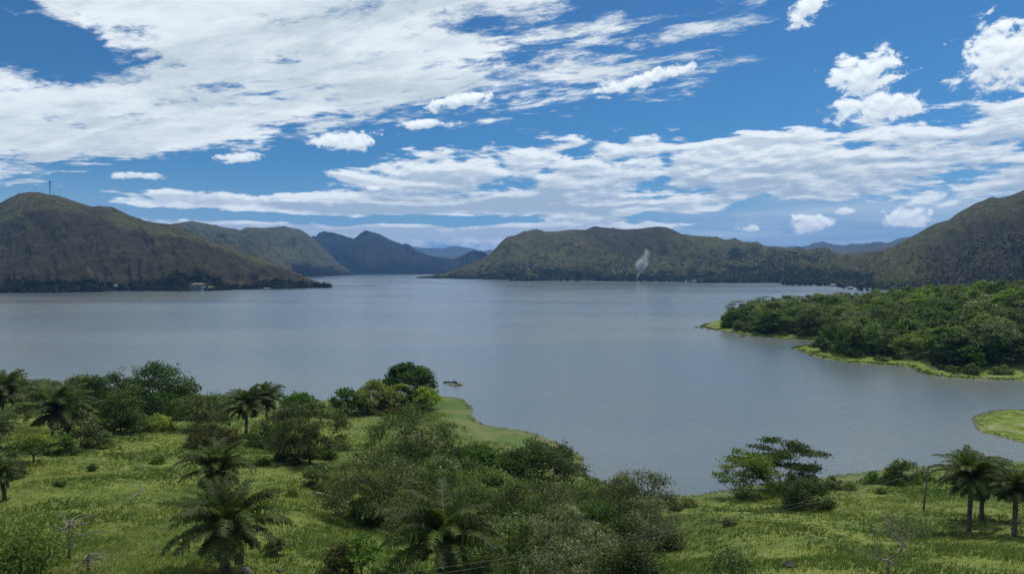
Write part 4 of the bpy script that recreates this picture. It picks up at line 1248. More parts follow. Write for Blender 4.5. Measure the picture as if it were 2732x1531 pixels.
# ------------------------------------------------------------------ grass of the meadows
def build_grass():
    rng = np.random.default_rng(99)
    n = 640000
    X = rng.uniform(-170, 150, n); Y = rng.uniform(38, 215, n)
    ang = np.abs(X / Y)
    ok = (ang < 1.05) & (rng.uniform(0, 1, n) < np.clip((60.0 / Y) ** 1.5, 0, 1))
    X, Y = X[ok], Y[ok]
    Z = BANK.h(X, Y); sd = BANK.inland(X, Y)
    # gully floor and shore stay almost free of tall grass
    ok = (Z > 1.0) & (sd > 4)
    patch = fbm(X / 7.0, Y / 7.0, 4, 21)
    ok &= rng.uniform(0, 1, len(X)) < np.clip(0.35 + (patch - 0.35) * 3, 0.25, 1)
    X, Y, Z, patch = X[ok], Y[ok], Z[ok], patch[ok]
    m = 3
    n = len(X) * m
    bx = np.repeat(X, m) + rng.normal(0, 0.16, n); by = np.repeat(Y, m) + rng.normal(0, 0.16, n); bz = BANK.h(bx, by) - 0.03
    far = np.clip(by / 90.0, 0.7, 2.0)
    hgt = np.repeat(np.clip(rng.normal(0.36, 0.11, len(X)) + (patch - 0.45) * 0.7, 0.15, 0.8), m) * rng.uniform(0.6, 1.15, n)
    w = 0.055 * far * rng.uniform(0.7, 1.4, n)
    a = rng.uniform(0, 6.28, n)
    lean = rng.normal(0, 0.30, (n, 2)) + np.array([0.22, -0.12])
    B = np.stack([bx, by, bz], 1)
    S_ = np.stack([np.cos(a), np.sin(a), np.zeros(n)], 1) * w[:, None]
    tip = B + np.stack([lean[:, 0] * hgt, lean[:, 1] * hgt, hgt * 0.92], 1)
    V = np.stack([B - S_, B + S_, tip], 1).reshape(-1, 3)
    o = mesh_obj('grass', V, np.arange(len(V)).reshape(-1, 3), LEAF['grass'])
    # species patches: pale seed heads against lush blades
    sp = fbm(bx / 5.0, by / 5.0, 4, 55); sp2 = fbm(bx / 18.0, by / 18.0, 3, 57)
    tint = np.clip(0.13 + (sp - 0.30) * 1.4 + (sp2 - 0.5) * 1.7 + rng.normal(0, 0.10, n), 0, 1)
    float_attr(o, 'tint', np.repeat(tint, 3))
    gn = np.stack([rng.normal(0, 0.18, n), rng.normal(0, 0.18, n) - 0.1, np.ones(n)], 1)
    vec_attr(o, 'grow', np.repeat(unit(gn), 3, axis=0))
    tag(o, 'tall green and straw coloured grass over both meadows', 'grass', kind='stuff')


build_grass()

# ------------------------------------------------------------------ wood on the point across the water
def proto(kind, lf, H, R, seed, density, ls, bark=BARK):
    t, c = tree_meshes(seed, kind, H, R, LEAF[lf], bark, density, ls)
    d = (t.data, c.data)
    bpy.data.objects.remove(t); bpy.data.objects.remove(c)
    return d


WOOD_KINDS = [
    ('dark green', 'round', 'dark', 0.17), ('green', 'round', 'mid', 0.24), ('grey olive', 'open', 'olive', 0.30), ('yellow green', 'umbrella', 'lime', 0.07),
    ('bright green', 'umbrella', 'fresh', 0.09), ('pale', 'open', 'pale', 0.07), ('flat topped olive', 'layer', 'olive', 0.09)]
PROTO = {}
for i, (nm, kd, lf, w) in enumerate(WOOD_KINDS):
    PROTO[nm] = [proto(kd, lf, 11.0, 6.0, 500 + i * 10 + v, 1.0, 1.9) for v in range(3)]
PROTO['thicket'] = [proto('bush', lf, 4.0, 3.4, 590 + v, 0.8, 2.0) for v, lf in enumerate(('mid', 'olive', 'dark'))]
FARP = [proto('round', 'far', 9.0, 6.0, 620 + v, 0.6, 3.6) for v in range(4)]


def plant(name, data, loc, sc, label, cat, group, rz):
    root = empty(name, loc, rz)
    root.scale = sc
    tag(root, label, cat, group)
    link_copy(data[0], 'trunk', root)
    link_copy(data[1], 'crown', root)
    return root


def build_wood():
    rng = np.random.default_rng(5)
    cand = np.stack([rng.uniform(120, 560, 9000), rng.uniform(285, 700, 9000)], 1)
    inl = POINT.inland(cand[:, 0], cand[:, 1])
    px = cand[:, 0] / cand[:, 1] * FPX + SRC_W / 2
    # the turf strip along the front shore stays open
    back = cand[:, 1] - (cand[:, 0] * -0.0)
    edge = 11 + 10 * fbm(cand[:, 0] / 30, cand[:, 1] / 30, 3, 8)
    edge = np.where(px < 2050, 9.0, edge)
    ok = (inl > edge) & (px < 2770) & (px > 1945)
    cand = cand[ok]; inl = inl[ok]
    chosen = []
    for i in range(len(cand)):
        c = cand[i]
        gap = 9.5 if c[1] < 400 else (11.0 if c[1] < 500 else 12.5)
        if all((c[0] - d[0]) ** 2 + (c[1] - d[1]) ** 2 > gap * gap for d in chosen):
            chosen.append((c[0], c[1], inl[i]))
    names, ws = [k[0] for k in WOOD_KINDS], np.array([k[3] for k in WOOD_KINDS])
    # keep the trees that can be seen from the lake side: nearest rows first, then those higher than what stands before them
    chosen.sort(key=lambda c: c[1])
    sky = {}
    keep = []
    for x, y, d in chosen:
        pxx = int((x / y * FPX + SRC_W / 2) // 14)
        z = float(POINT.h(x, y))
        small = np.clip(d / 18.0, 0.45, 1.0)
        H = rng.uniform(8.0, 18.0) * small
        e = (z + H - CAM_Z) / y
        w = int(max(1, 5.0 / y * FPX / 14))
        prev = min(sky.get(k, -9) for k in range(pxx - w, pxx + w + 1))
        if e > prev + 0.004:
            keep.append((x, y, z, H, d))
            for k in range(pxx - w, pxx + w + 1):
                sky[k] = max(sky.get(k, -9), e - 0.25 * H / y)
    keep = keep[:340]
    count = {}
    for x, y, z, H, d in keep:
        u = x / y * FPX + SRC_W / 2
        nm = names[int(rng.choice(len(names), p=ws / ws.sum()))]
        if y > 420 and rng.uniform() < 0.35:
            nm = 'yellow green' if rng.uniform() < 0.3 else 'green'
        R = H * rng.uniform(0.48, 0.66) + 1.0
        size = 'tall' if H > 12 else ('low' if H < 8.5 else '')
        row = 'at the front' if d < 20 else ('in second row' if d < 34 else ('in the depth' if y < 450 else 'on the back'))
        where = ('near the tip' if u < 2080 else 'over turf strip' if u < 2200 else 'over turf tongue' if u < 2330 else 'over broad turf' if u < 2460 else 'over stony beach' if u < 2600 else 'at right edge')
        lab = ' '.join(f'{size} {nm} tree {row} of wood, {where}'.split())
        plant('wood_tree', PROTO[nm][rng.integers(3)], (x, y, z - 0.2), (R / 6.0, R / 6.0, H / 11.0), lab, 'tree', 'trees of the wood on the point', rng.uniform(0, 6.28))
    # low thicket along the edge of the wood
    n = 0
    for k in range(4000):
        x, y = rng.uniform(140, 330), rng.uniform(285, 520)
        d = float(POINT.inland(x, y)); u = x / y * FPX + SRC_W / 2
        if not (9 < d < 16 and 1930 < u < 2750) or rng.uniform() > 0.5:
            continue
        s = rng.uniform(0.45, 1.0)
        where = ('near the rocky tip' if u < 2080 else 'behind the turf strip' if u < 2200 else 'behind the turf tongue' if u < 2330 else 'behind the broad turf' if u < 2460 else 'behind the stony beach' if u < 2600 else 'by the right edge')
        plant('thicket_shrub', PROTO['thicket'][rng.integers(3)], (x, y, float(POINT.h(x, y)) - 0.1), (s, s, s * rng.uniform(0.7, 1.2)), f'low shrub at the wood edge {where}', 'shrub', 'shrubs along the edge of the wood', rng.uniform(0, 6.28))
        n += 1
        if n > 80:
            break


build_wood()
# trees of the point that stand out
for nm, px, by, ty, w, lab in (
        ('bright green', 2555, 962, 878, 150, 'bright green spreading tree at the front of the wood above the stony beach'),
        ('pale', 2660, 945, 842, 110, 'pale whitish crown in the wood at the right'),
        ('dark green', 2060, 878, 806, 80, 'dark tree standing highest above the bright trees near the tip'),
        ('pale', 2122, 850, 786, 60, 'grey bare looking crown against the water'),
        ('bright green', 2060, 888, 822, 110, 'broad bright green tree close to the tip of the point'),
        ('green', 1952, 872, 826, 36, 'slim tree standing apart at the tip of the point'),
        ('green', 1935, 873, 852, 26, 'small bushy tree by the rocks of the tip'),
        ('flat topped olive', 2235, 812, 778, 44, 'flat crown rising over the wood against the water')):
    x, y, z = POINT.hit(px, by, 200, 900)
    H, R = (by - ty) / FPX * y, w / 2 / FPX * y
    plant('wood_tree', PROTO[nm][1], (x, y, z - 0.2), (R / 6, R / 6, H / 11), lab, 'tree', None, 1.0)

# boulders of the tip and the stony beach
tip = [(1858, 873, 9), (1872, 874, 14), (1884, 872, 10), (1893, 877, 12), (1905, 872, 13), (1915, 870, 10), (1942, 881, 8), (1964, 884, 18), (1974, 873, 14), (1980, 898, 18), (1992, 894, 9), (2008, 900, 8), (2040, 901, 9), (2064, 901, 8), (1930, 868, 10), (1950, 868, 9),
       (2142, 913, 10), (2185, 918, 9), (2196, 917, 8), (2200, 953, 10), (2092, 928, 7), (2112, 934, 6), (2215, 938, 8)]
for i, (a, b, w) in enumerate(tip):
    where = 'off the rocky tip of the point' if a < 1900 else 'on the turf near the tip' if a < 2000 else 'on the narrow turf strip' if a < 2080 else 'around the turf tongue'
    rock(a, b, w, f'dark boulder {where}', 1 + 2 * i, None, 'dark boulders around the point')
rb = random.Random(3)
for i in range(60):
    a = rb.uniform(2380, 2740); b = 1000 + rb.uniform(-26, 12) * (0.6 if a < 2470 else 1)
    x, y, z = POINT.hit(a, b, 200, 800)
    if z < 0.1: continue
    s = rb.uniform(0.35, 1.0)
    o = link_copy(ROCKS[i % 8], 'boulder', None, (x, y, z), (0, 0, i * 1.3), (s, s * 0.8, s))
    tag(o, 'grey stone on the stony beach below the wood', 'rock', 'stones of the stony beach')
for i in range(26):
    a, b = [(2640, 1103), (2690, 1098), (2725, 1106), (2610, 1120), (2606, 1140), (2650, 1160)][i % 6]
    x, y, z = SPIT.hit(a + rb.uniform(-28, 28), b + rb.uniform(-4, 5), 100, 400)
    s = rb.uniform(0.14, 0.38)
    o = link_copy(ROCKS[i % 8], 'stone', None, (x, y, max(z, -0.02)), (0, 0, i), (s, s, s * 0.8))
    tag(o, 'small pale stone on the grassy spit at the right edge', 'rock', 'stones of the grassy spit')
for i in range(44):
    a, b = [(1290, 1133), (1330, 1141), (1400, 1152), (1445, 1163), (1560, 1240), (1262, 1105), (2215, 1277), (2260, 1271), (2290, 1268), (1960, 1306), (1930, 1311), (1250, 1080)][i % 12]
    x, y, z = BANK.hit(a + rb.uniform(-22, 22), b + rb.uniform(0, 5), 60, 400)
    s = rb.uniform(0.10, 0.32)
    o = link_copy(ROCKS[i % 8], 'stone', None, (x, y, max(z, 0.0)), (0, 0, i), (s, s, s * 0.8))
    tag(o, 'small stone on the waterline of the near bank', 'rock', 'stones along the near shore')

# ------------------------------------------------------------------ ragged growth along the waterlines
def shore_growth():
    rng = np.random.default_rng(404)
    VV, TT = [], []
    for land, (xa, xb, ya, yb), n, size, reach in ((BANK, (-60, 110, 100, 250), 60000, 0.32, 1.6), (POINT, (110, 330, 270, 560), 90000, 0.75, 3.2), (SPIT, (115, 230, 150, 240), 30000, 0.32, 1.8)):
        x, y = rng.uniform(xa, xb, n), rng.uniform(ya, yb, n)
        sd = land.inland(x, y)
        cl = fbm(x / 4.0, y / 4.0, 3, 77)
        ok = (sd > -0.5) & (sd < reach * (0.3 + 1.6 * cl)) & (cl > 0.42)
        x, y = x[ok][:2600], y[ok][:2600]
        z = np.maximum(land.h(x, y), 0.0)
        m = len(x)
        h = size * rng.uniform(0.4, 1.2, m)
        for k in range(3):
            a = rng.uniform(0, 6.28, m); w = size * 0.30
            s_ = np.stack([np.cos(a) * w, np.sin(a) * w, np.zeros(m)], 1)
            b = np.stack([x + rng.normal(0, size * .5, m), y + rng.normal(0, size * .5, m), z - 0.05], 1)
            t = b + np.stack([rng.normal(0, .25, m) * h, rng.normal(0, .25, m) * h, h], 1)
            VV.append(np.stack([b - s_, b + s_, t], 1).reshape(-1, 3)); TT.append(np.repeat(np.clip(rng.normal(0.35, 0.25, m), 0, 1), 3))
    V = np.concatenate(VV)
    o = mesh_obj('shore_grass', V, np.arange(len(V)).reshape(-1, 3), LEAF['grass'])
    float_attr(o, 'tint', np.concatenate(TT)); vec_attr(o, 'grow', np.tile([[0, 0, 1.0]], (len(V), 1)))
    tag(o, 'ragged grass and weed along the waterlines', 'grass', kind='stuff')


shore_growth()

# ------------------------------------------------------------------ rocky islet with the canoe
ix, iy = on_plane(1216, 1027)
islet = empty('rocky_islet', (ix, iy, 0)); tag(islet, 'tiny rocky islet with green stones off the point', 'islet')
M_MOSS = plain_mat('mossy_stone', (0.165, 0.165, 0.070), 0.9, 0.5, 3.0)
MOSSY = [rock_data(40 + i, M_MOSS) for i in range(4)]
link_copy(MOSSY[0], 'mound', islet, (0.4, 0, -0.15), (0, 0, 0.3), (2.6, 1.6, 1.5))
for i in range(30):
    a = rb.uniform(0, 6.28); r = rb.uniform(0.2, 1.0)
    s = rb.uniform(0.22, 0.6)
    link_copy((MOSSY + ROCKS[:2])[i % 6], 'stone', islet, (math.cos(a) * r * 3.1 + 0.2, math.sin(a) * r * 2.0, 0.05 + 0.55 * (1 - r)), (0, 0, i), (s, s * .8, s * .8))
_t, _c = tree_meshes(77, 'bush', 0.8, 0.6, LEAF['dark'], density=0.3, leaf_scale=0.7)
_t.name = 'shrub_stem'; _c.name = 'shrub_leaves'
for _o in (_t, _c):
    _o.parent = islet; _o.location = (0.2, 0.2, 0.5)

M_HULL = plain_mat('canoe_wood', (0.030, 0.026, 0.024), 0.7, 0.3, 2.0)


def canoe_mesh(L, W, parent):
    n, m = 17, 7
    V = []
    for i in range(n):
        t = i / (n - 1) * 2 - 1
        w = W / 2 * (1 - abs(t) ** 2.4) + 0.03
        sheer = 0.34 + 0.24 * abs(t) ** 3
        for inner in (0, 1):
            ww, hh = (w, 0.0) if not inner else (max(w - 0.05, 0.01), 0.08)
            for j in range(m):
                a = j / (m - 1) * math.pi
                V.append((t * L / 2, -math.cos(a) * ww, sheer - (sheer - hh + 0.10 * (1 - inner)) * math.sin(a) ** 0.7))
    F = []
    for i in range(n - 1):
        for s in (0, 1):
            for j in range(m - 1):
                a = (i * 2 + s) * m + j; b = ((i + 1) * 2 + s) * m + j
                F.append((a, a + 1, b + 1, b) if s else (a, b, b + 1, a + 1))
        for j in (0, m - 1):
            a = i * 2 * m + j; b = (i + 1) * 2 * m + j
            F.append((a, a + m, b + m, b))
    return mesh_obj('hull', V, F, M_HULL, parent, smooth=True)


cx, cy = on_plane(1199, 1020.5)
canoe = empty('canoe', (cx, cy, 0.0), math.radians(12)); tag(canoe, 'dark narrow canoe drawn up beside the tiny rocky islet', 'canoe')
canoe_mesh(4.9, 0.75, canoe)
for bx_ in (-1.2, 0.4):
    mesh_obj('thwart', [(bx_ - .1, -.33, .26), (bx_ + .1, -.33, .26), (bx_ + .1, .33, .26), (bx_ - .1, .33, .26), (bx_ - .1, -.33, .30), (bx_ + .1, -.33, .30), (bx_ + .1, .33, .30), (bx_ - .1, .33, .30)],
             [(0, 3, 2, 1), (4, 5, 6, 7), (0, 1, 5, 4), (1, 2, 6, 5), (2, 3, 7, 6), (3, 0, 4, 7)], M_HULL, canoe)


# ------------------------------------------------------------------ people
def cloth_mat(name, shirt, trousers, seated):
    mt, T = new_mat(name)
    at = T.new('ShaderNodeAttribute', attribute_name='cloth').outputs['Fac']
    n = T.noise(T.new('ShaderNodeTexCoord').outputs['Object'], 9.0, 3, 0.6)
    c = T.mix(T.m('GREATER_THAN', at, 0.5), trousers, shirt)
    c = T.mix(T.m('GREATER_THAN', at, 1.5), c, (0.23, 0.13, 0.085))
    c = T.mix(T.m('GREATER_THAN', at, 2.5), c, (0.02, 0.016, 0.013))
    c = T.mix(T.ramp(n, 0.3, 0.7, 0.0, 0.25), c, (0.05, 0.05, 0.05))
    finish(T, T.new('ShaderNodeBsdfPrincipled', {'Base Color': c, 'Roughness': 0.85, 'Specular IOR Level': 0.2}))
    return mt


def person(loc, rz, label, mat, seated=False, walk=0.15, lean=0.0):
    V, E, R, K = [], [], [], []

    def j(p, r, k, par=None):
        V.append(p); R.append(r); K.append(k)
        if par is not None: E.append((par, len(V) - 1))
        return len(V) - 1
    hz = 0.92 if not seated else 0.16
    pel = j((0, 0, hz), 0.15, 0)
    f = lean
    wst = j((f * .3, 0, hz + .16), 0.135, 1, pel); ch = j((f * .7, 0, hz + .38), 0.165, 1, wst); nk = j((f, 0, hz + .56), 0.065, 2, ch)
    hd = j((f + .02, 0, hz + .66), 0.085, 2, nk); tp = j((f + .015, 0, hz + .76), 0.095, 3, hd)
    j((f + .01, 0, hz + .81), 0.06, 3, tp)
    j((f + .115, 0, hz + .67), 0.018, 2, hd)                              # nose
    for s in (-1, 1):
        sh = j((f * .75, s * .19, hz + .48), 0.062, 1, ch)
        el = j((f * .75 + .05 * s * (not seated) + .10 * seated, s * .25, hz + .21), 0.046, 1, sh)
        wr = j((f * .75 + .12 + .15 * seated, s * .23, hz - .02 + .12 * seated), 0.032, 2, el)
        pa = j((f * .75 + .14 + .17 * seated, s * .22, hz - .09 + .10 * seated), 0.034, 2, wr)
        for q in range(4):
            k1 = j((V[pa][0] + .02, V[pa][1] + (q - 1.5) * .021, V[pa][2] - .05), 0.009, 2, pa)
            j((V[k1][0] + .012, V[k1][1], V[k1][2] - .030 + .006 * abs(q - 1)), 0.008, 2, k1)
        j((V[pa][0] + .03, V[pa][1] - s * .045, V[pa][2] - .015), 0.010, 2, wr)  # thumb
        if seated:
            kn = j((.42, s * .13, hz + .14), 0.075, 0, pel); an = j((.58, s * .12, hz - .12), 0.05, 0, kn)
            j((.70, s * .12, hz - .14), 0.04, 2, an)
        else:
            st = s * walk
            hp = j((0, s * .10, hz - .10), 0.10, 0, pel); kn = j((st * .6 + .05, s * .10, .49), 0.068, 0, hp); an = j((st, s * .10, .08), 0.045, 0, kn)
            j((st + .14, s * .11, .04), 0.04, 3, an)
    me = bpy.data.meshes.new('person')
    me.from_pydata(V, E, [])
    o = bpy.data.objects.new('person', me); COL.objects.link(o)
    at = me.attributes.new('cloth', 'FLOAT', 'POINT'); at.data.foreach_set('value', np.array(K, dtype=np.float32))
    md = o.modifiers.new('skin', 'SKIN')
    sk = me.skin_vertices[0].data if me.skin_vertices else None
    if sk is None:
        bpy.context.view_layer.objects.active = o
        bpy.ops.object.select_all(action='DESELECT'); o.select_set(True)
        bpy.ops.mesh.customdata_skin_add()
        sk = me.skin_vertices[0].data
    for i, r in enumerate(R):
        sk[i].radius = (r, r); sk[i].use_root = (i == 0)
    o.modifiers.new('subdivision', 'SUBSURF').render_levels = 1
    # freeze: nearest joint gives the clothing value
    dg = bpy.context.evaluated_depsgraph_get()
    ev = o.evaluated_get(dg)
    m2 = bpy.data.meshes.new_from_object(ev)
    o.modifiers.clear(); o.data = m2
    P = np.array(V); co = np.empty(len(m2.vertices) * 3, np.float32); m2.vertices.foreach_get('co', co); co = co.reshape(-1, 3)
    kk = np.array(K)[np.argmin(((co[:, None] - P[None]) ** 2).sum(2), 1)]
    if 'cloth' in m2.attributes: m2.attributes.remove(m2.attributes['cloth'])
    float_attr(o, 'cloth', kk)
    m2.materials.clear(); m2.materials.append(mat)
    m2.polygons.foreach_set('use_smooth', np.ones(len(m2.polygons), bool))
    o.location = loc; o.rotation_euler = (0, 0, rz)
    return tag(o, label, 'person')


M_WALK1 = cloth_mat('white_shirt_dark_trousers', (0.72, 0.74, 0.76), (0.035, 0.037, 0.045), False)
M_WALK2 = cloth_mat('white_shirt_blue_trousers', (0.78, 0.78, 0.80), (0.04, 0.05, 0.08), False)
M_FISH = cloth_mat('dark_work_clothes', (0.035, 0.035, 0.042), (0.02, 0.02, 0.025), True)
for pxl, lab, mt, rz in ((352, 'left walker of two in white shirt and dark trousers on the meadow', M_WALK1, 1.2), (377, 'right walker of two in white shirt standing in the meadow grass', M_WALK2, 2.0)):
    x, y, z = BANK.hit(pxl, 1156)
    person((x, y, z + 0.02), rz, lab, mt)
M4 = Matrix.Translation((cx, cy, 0)) @ Matrix.Rotation(math.radians(12), 4, 'Z')
for off, lab, ln, rz in ((-1.75, 'person in dark clothes at the left end of the canoe, leaning', 0.14, 0.2), (-0.6, 'person in dark clothes seated in the middle of the canoe', 0.03, 0.2), (1.95, 'person in dark clothes upright at the islet end of the canoe', 0.0, 3.2)):
    p = M4 @ Vector((off, 0, 0.16 if off < 1 else 0.30))
    person(p, rz, lab, M_FISH, True, lean=ln)


# ------------------------------------------------------------------ cover on the hills
def hill_z(key, x, y):
    _, X, Y, Z, tn = HILLS[key]
    d = (X - x) ** 2 + (Y - y) ** 2
    k = np.unravel_index(np.argmin(d), d.shape)
    return float(Z[k])


def scrub(key, n, size, wfun, seed, label, leaf='far', quads=9):
    _, X, Y, Z, tn = HILLS[key]
    rng = np.random.default_rng(seed)
    px = X / Y * FPX + SRC_W / 2
    w = np.clip(wfun(px, tn), 0, 1) * (tn < 1.0) * (tn > 0.02) * (Z > 1.0) * (px > -40) * (px < 2780)
    cl = fbm(X / 90.0, Y / 90.0, 4, seed)
    w = w * np.clip((cl - 0.30) * 4, 0.08, 1)
    area = np.abs(np.gradient(X, axis=1)) * np.hypot(np.gradient(Y, axis=0), np.gradient(Z, axis=0)) / (Y ** 1.2)
    w = (w * area).ravel(); w /= w.sum()
    k = rng.choice(len(w), n, p=w)
    c = np.stack([X.ravel()[k], Y.ravel()[k], Z.ravel()[k]], 1)
    # jitter over the neighbouring cells
    nv, nu = X.shape
    vi, ui = k // nu, k % nu
    v2, u2 = np.clip(vi + 1, 0, nv - 1), np.clip(ui + 1, 0, nu - 1)
    a, b = rng.uniform(0, 1, (n, 1)), rng.uniform(0, 1, (n, 1))
    c = c + a * (np.stack([X[vi, u2], Y[vi, u2], Z[vi, u2]], 1) - c) + b * (np.stack([X[v2, ui], Y[v2, ui], Z[v2, ui]], 1) - c)
    s = rng.uniform(size[0], size[1], n) * rng.uniform(0.7, 1.0, n)
    m = quads
    v = rng.normal(0, 1, (n, m, 3)); v[..., 2] = np.abs(v[..., 2]); v = unit(v)
    C = (c[:, None] + v * s[:, None, None] * np.array([1, 1, 1.0]) * rng.uniform(0.6, 1.0, (n, m, 1))).reshape(-1, 3)
    N = (v + rng.normal(0, 0.35, v.shape)).reshape(-1, 3)
    D = np.cross(N, rng.normal(0, 1, N.shape))
    L = np.repeat(s, m) * rng.uniform(0.8, 1.5, n * m)
    V, F = leaves(rng, C, D, N, L, L * 0.85)
    o = leaf_obj('scrub', V, F, np.clip(np.repeat(rng.normal(0.5, 0.22, n), m) + rng.normal(0, 0.12, n * m), 0, 1), LEAF[leaf], grow=unit(v.reshape(-1, 3) + np.array([0, 0, 0.4])))
    tag(o, label, 'scrub', kind='stuff')


LEAF['scrub'] = leaf_mat('leaves_scrub', (0.016, 0.021, 0.010), (0.070, 0.074, 0.033), 0.15)
scrub('r1', 6500, (1.6, 3.8), lambda x, t: 1.15 - 3.6 * t + 0.20 * ss(300, 800, x), 11, 'dark wood over the foot of the left hill')
scrub('r1', 3000, (1.1, 3.0), lambda x, t: 0.25 + 0 * t, 12, 'scattered bushes over the slopes of the left hill', 'far', 6)
scrub('r6', 8500, (2.4, 5.5), lambda x, t: 1.0 - 1.5 * t + 0.5 * ss(1800, 2000, x), 13, 'scrub wood on the lower slopes of the middle mountain', 'scrub', 7)
scrub('r6', 2500, (2.0, 4.0), lambda x, t: 0.3 + 0 * t, 14, 'scattered bushes high on the middle mountain', 'scrub', 6)
scrub('r8', 9000, (2.0, 4.6), lambda x, t: 1.1 - 1.7 * t + 0.3 * ss(2400, 2200, x), 15, 'dark wood over the foot of the right mountain', 'scrub', 7)
scrub('r8', 3000, (0.9, 2.4), lambda x, t: 0.3 + 0 * t, 16, 'scattered bushes over the slopes of the right mountain', 'scrub', 6)
scrub('r2', 3500, (3.0, 6.0), lambda x, t: 0.9 - 1.0 * t, 17, 'scrub on the olive range', 'scrub', 6)


def shore_trees():
    rng = np.random.default_rng(31)
    n = 0
    # left shore
    x = -30.0
    while x < 884:
        base = np.interp(x, [0, 150, 400, 600, 800, 884], [783.5, 781.5, 778.5, 775.5, 770, 767])
        bare = (275 < x < 345) or (500 < x < 575)
        for row in range(2 if x < 830 else 1):
            if bare and row == 0: continue
            X, Y = on_plane(x + rng.uniform(-5, 5), base - 1.2)
            Y2 = Y + rng.uniform(8, 30) + row * 45; X = X * Y2 / Y
            z = max(0.3, hill_z('r1', X, Y2))
            H = rng.uniform(6, 11.5) * (1.15 if row else 1)
            R = H * rng.uniform(0.55, 0.8)
            near = ('at the picture edge' if x < 60 else 'just inside the picture edge' if x < 120 else 'left of the huts' if x < 240 else 'around the white roofed pavilion' if x < 345 else 'left of the ochre roofed building' if x < 500 else 'around the ochre roofed building' if x < 580 else 'right of the ochre roofed building' if x < 720 else 'far right of that building' if x < 800 else 'before the headland')
            plant('shore_tree', FARP[rng.integers(4)], (X, Y2, z - 0.3), (R / 6, R / 6, H / 9), f"{'waterside' if row == 0 else 'second row'} tree on the left shore {near}", 'tree', 'trees along the left shore', rng.uniform(0, 6.28))
            n += 1
        x += rng.uniform(8, 15)
    for a, w, h in ((862, 26, 15), (874, 20, 14), (850, 22, 13)):
        X, Y = on_plane(a, 767.2); Y += 8
        H, R = h / FPX * Y, w / 2 / FPX * Y
        plant('shore_tree', FARP[a % 4], (X, Y, 0.4), (R / 6, R / 6, H / 9), {862: 'big dark tree on the headland of the left shore', 874: 'last dark tree leaning out at the tip of the headland', 850: 'dark tree just inside the headland tip'}[a], 'tree', None, a)
    # right far shore
    x = 1365.0
    while x < 2330:
        if x < 1850: key, base = 'r6', np.interp(x, [1368, 1700, 1800, 1850], [749.5, 750.5, 752, 753])
        else: key, base = 'r8', np.interp(x, [1850, 2000, 2075, 2080, 2230, 2240, 2330], [755, 754.5, 753.5, 761, 763, 768, 779])
        X, Y = on_plane(x + rng.uniform(-5, 5), base); Y2 = Y + rng.uniform(6, 40); X = X * Y2 / Y
        z = max(0.3, hill_z(key, X, Y2))
        H = rng.uniform(7, 13) * (1.0 if x < 2060 else 0.9); R = H * rng.uniform(0.5, 0.75)
        near = 'left of the smoke' if 1600 < x < 1698 else 'right of the smoke' if 1698 <= x < 1790 else 'under the left slope' if x <= 1480 else 'under the middle mountain' if x <= 1600 else 'left of the cream house' if x < 1885 else 'among the white houses' if x < 1960 else 'right of the white houses' if x < 2060 else 'along the low green spit' if x < 2230 else 'around the small bay'
        plant('shore_tree', FARP[rng.integers(4)], (X, Y2, z - 0.3), (R / 6, R / 6, H / 9), f'dark tree on the far shore {near}', 'tree', 'trees along the far shore', rng.uniform(0, 6.28))
        x += rng.uniform(9, 17)


shore_trees()

# ------------------------------------------------------------------ houses on the far shores
def box_vf(x0, x1, y0, y1, z0, z1):
    V = [(x0, y0, z0), (x1, y0, z0), (x1, y1, z0), (x0, y1, z0), (x0, y0, z1), (x1, y0, z1), (x1, y1, z1), (x0, y1, z1)]
    return V, [(0, 3, 2, 1), (4, 5, 6, 7), (0, 1, 5, 4), (1, 2, 6, 5), (2, 3, 7, 6), (3, 0, 4, 7)]


def box(name, b, mat, parent):
    V, F = box_vf(*b)
    return mesh_obj(name, V, F, mat, parent)


M_WHITE = plain_mat('white_wall', (0.20, 0.21, 0.22), 0.8, 0.12, 0.6)
M_CREAM = plain_mat('cream_wall', (0.25, 0.23, 0.18), 0.85, 0.2, 0.6)
M_BLUE = plain_mat('blue_wall', (0.06, 0.13, 0.22), 0.8, 0.2, 0.6)
M_OROOF = plain_mat('ochre_roof', (0.13, 0.12, 0.06), 0.8, 0.3, 0.8)
M_TROOF = plain_mat('thatch_roof', (0.13, 0.11, 0.075), 0.95, 0.3, 1.0)
M_SROOF = plain_mat('sheet_roof', (0.19, 0.21, 0.23), 0.6, 0.12, 0.8)
M_DOOR = plain_mat('dark_opening', (0.03, 0.03, 0.035), 0.6, 0.2, 1.0)


def gable(name, w, d, z0, rise, over, mat, parent):
    a, b = w / 2 + over, d / 2 + over
    V = [(-a, -b, z0), (a, -b, z0), (a, b, z0), (-a, b, z0), (-a, 0, z0 + rise), (a, 0, z0 + rise),
         (-a, -b, z0 - .2), (a, -b, z0 - .2), (a, b, z0 - .2), (-a, b, z0 - .2)]
    F = [(0, 1, 5, 4), (2, 3, 4, 5), (3, 0, 4), (1, 2, 5), (6, 9, 8, 7), (0, 6, 7, 1), (1, 7, 8, 2), (2, 8, 9, 3), (3, 9, 6, 0)]
    return mesh_obj(name, V, F, mat, parent)


